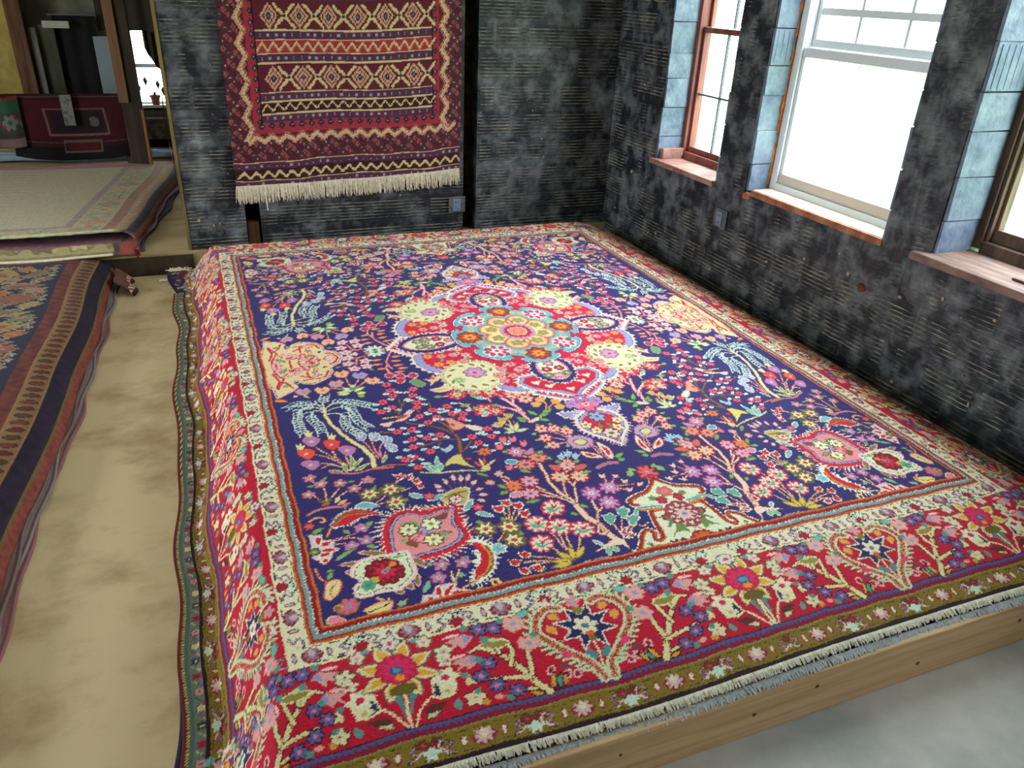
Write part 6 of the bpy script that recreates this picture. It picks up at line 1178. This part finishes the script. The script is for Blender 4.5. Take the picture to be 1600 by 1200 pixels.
# dark red rug slung over a rail
RL = empty('drying_rail', (-1.25, 6.68, ZU)); tag(RL, 'dark wooden rail carrying a slung maroon rug', 'rail')
b = MB(); b.tube([(-.9, 0, .60), (.52, 0, .60)], .016, 8); b.build('bar', M_DKWOOD, RL)
for x in (-.88, .50): b = MB(); b.box((x-.02, -.02, 0), (x+.02, .02, .60)); b.build('leg', M_DKWOOD, RL, .003)
SW, SH = 1.02, .52
SC = Canvas(0, 0, SW, SH, .006, (74, 22, 28))
def frame_line(x0, y0, x1, y1, c, w_=.012): SC.line([(x0, y0), (x1, y0), (x1, y1), (x0, y1), (x0, y0)], w_, c)
SC.rect(0, 0, SW, .10, (30, 20, 28)); frame_line(.06, .14, SW-.06, .50, (120, 90, 86)); SC.rect(.09, .17, SW-.09, .47, (88, 26, 32)); frame_line(.30, .20, .78, .40, (140, 124, 116)); SC.rect(.33, .22, .75, .38, (52, 34, 44)); frame_line(.40, .06, .70, .15, (130, 110, 100)); SC.dot(.68, .30, .04, (120, 116, 104)); SC.rect(.42, .08, .68, .13, (110, 30, 32))
SL = lin(SC.a)*.5
SR = empty('slung_rug', (-1.17, 6.68, 0)); tag(SR, 'dark maroon rug slung over the rail in the next room', 'rug')
def sfn(U, V):
    u = U/SW; sag = .05*np.sin(np.pi*u); zt = ZU+.622
    V2 = V; x = -.50+U+.012*np.sin(V*9); z = zt-(SH-V2)-sag*(1-V2/SH)*1.0; y = -.020-.03*np.sin(u*9)*(1-V2/SH)-.035*np.sin(np.pi*u)*(1-V2/SH); return x, y, np.maximum(z, ZU+.03)
def scol(U, V): i = np.clip((U/SC.cell).astype(int), 0, SC.W-1); j = np.clip((V/SC.cell).astype(int), 0, SC.H-1); return SL[j, i]*(1+RNG.normal(0, .1, U.shape+(1,)))
me = grid_mesh('hanging_fold', stepped((0, SW, .008)), stepped((0, SH, .008)), sfn, scol, skirt=0.); o = link('hanging_fold', me, M_WOOL2, SR); sd = o.modifiers.new('t', 'SOLIDIFY'); sd.thickness = .008
me = grid_mesh('back_fold', np.linspace(0, SW, 30), np.linspace(0, 1, 12), lambda U, V: (-.50+U, .03+.01*np.sin(U*11)-.05*V*V, ZU+.40+.222*V), lambda U, V: np.full(U.shape+(3,), .03)*np.array([1.6, .6, .6]), skirt=0.); o = link('back_fold', me, M_WOOL2, SR); sd = o.modifiers.new('t', 'SOLIDIFY'); sd.thickness = .008
b = MB(); b.box((-1.22, 6.592, .24), (-1.13, 6.596, .50)); o = b.build('paper_label', mat('grey_paper', (120, 120, 116), .9, .1, col2=(90, 90, 88), vscale=26., mixlo=.5, mixhi=.56), SR); o['label'] = 'grey paper label'; o.location = (1.17, -6.68, 0)
S2_ = empty('slung_rug', (-1.75, 6.62, 0)); tag(S2_, 'red and green patterned cloth slung at the far left end of the rail', 'rug')
c2 = band_col([(0, .07, (110, 90, 84)), (.07, .12, (60, 50, 44)), (.12, .30, blobs((60, 60, 54), [(150, 36, 40), (110, 110, 96), (40, 84, 60)], .14)), (.30, .40, (44, 84, 56)), (.40, 9, (140, 30, 36))])
me = grid_mesh('cloth', np.linspace(0, .40, 50), np.linspace(0, .42, 50), lambda U, V: (-.20+U, -.02-.02*np.sin(U*22+V*4), ZU+.205+V-.03*np.sin(U*7)), lambda U, V: c2(V, U+2), skirt=0.); o = link('cloth', me, M_WOOL2, S2_); sd = o.modifiers.new('t', 'SOLIDIFY'); sd.thickness = .008
for i, (lab, x, w_, h, c) in enumerate((('brown sack under the maroon slung rug', -1.25, .12, .10, (110, 88, 56)), ('small red box under the maroon slung rug', -1.03, .05, .08, (150, 50, 44)))):
    bm = bmesh.new(); bmesh.ops.create_icosphere(bm, subdivisions=3, radius=1.) if i == 0 else bmesh.ops.create_cube(bm, size=1.7)
    if i == 1: bmesh.ops.bevel(bm, geom=bm.edges[:], offset=.15, segments=2, affect='EDGES')
    for v in bm.verts: v.co = Vector((v.co.x*w_, v.co.y*.08, max(v.co.z, -.85)*h*.55))*(1+.03*math.sin(v.co.x*90+v.co.z*70))
    mn = min(v.co.z for v in bm.verts); me = bpy.data.meshes.new('sack'); bm.to_mesh(me); bm.free(); o = link(('sack', 'small_box')[i], me, mat('stuff_%d' % i, c, .9, .1, col2=tuple(int(q*.7) for q in c), vscale=30.)); o.location = (x, 7.2, ZU-mn); tag(o, lab, ('sack', 'box')[i])
# ------------------------------------------------------------------ outside: porch across the lawn
AW = empty('porch_canopy', (8, 0, -1)); tag(AW, 'green porch canopy with a scalloped edge outside the white window', 'canopy')
b = MB(); b.box((0, 5.5, 1.82), (1.6, 6.95, 1.92)); b.build('roof', mat('dark_green_canvas', (70, 92, 78), .8, .2), AW, .01)
for k in range(9): b = MB(); y = 5.55+k*.155; b.add([(-.01, y, 1.83), (-.01, y+.140, 1.83), (-.01, y+.125, 1.74), (-.01, y+.07, 1.70), (-.01, y+.015, 1.74), (.01, y, 1.83), (.01, y+.140, 1.83), (.01, y+.125, 1.74), (.01, y+.07, 1.70), (.01, y+.015, 1.74)], [(0, 1, 2, 3, 4), (9, 8, 7, 6, 5), (0, 5, 6, 1), (1, 6, 7, 2), (2, 7, 8, 3), (3, 8, 9, 4), (4, 9, 5, 0)]); b.build('scallop', mat('pale_green_scallop', (120, 140, 122), .8, .2), AW)
for y in (5.6, 6.85): b = MB(); b.tube([(.05, y, 0), (.05, y, 1.85)], .03, 8); b.build('post', M_WHITE, AW)
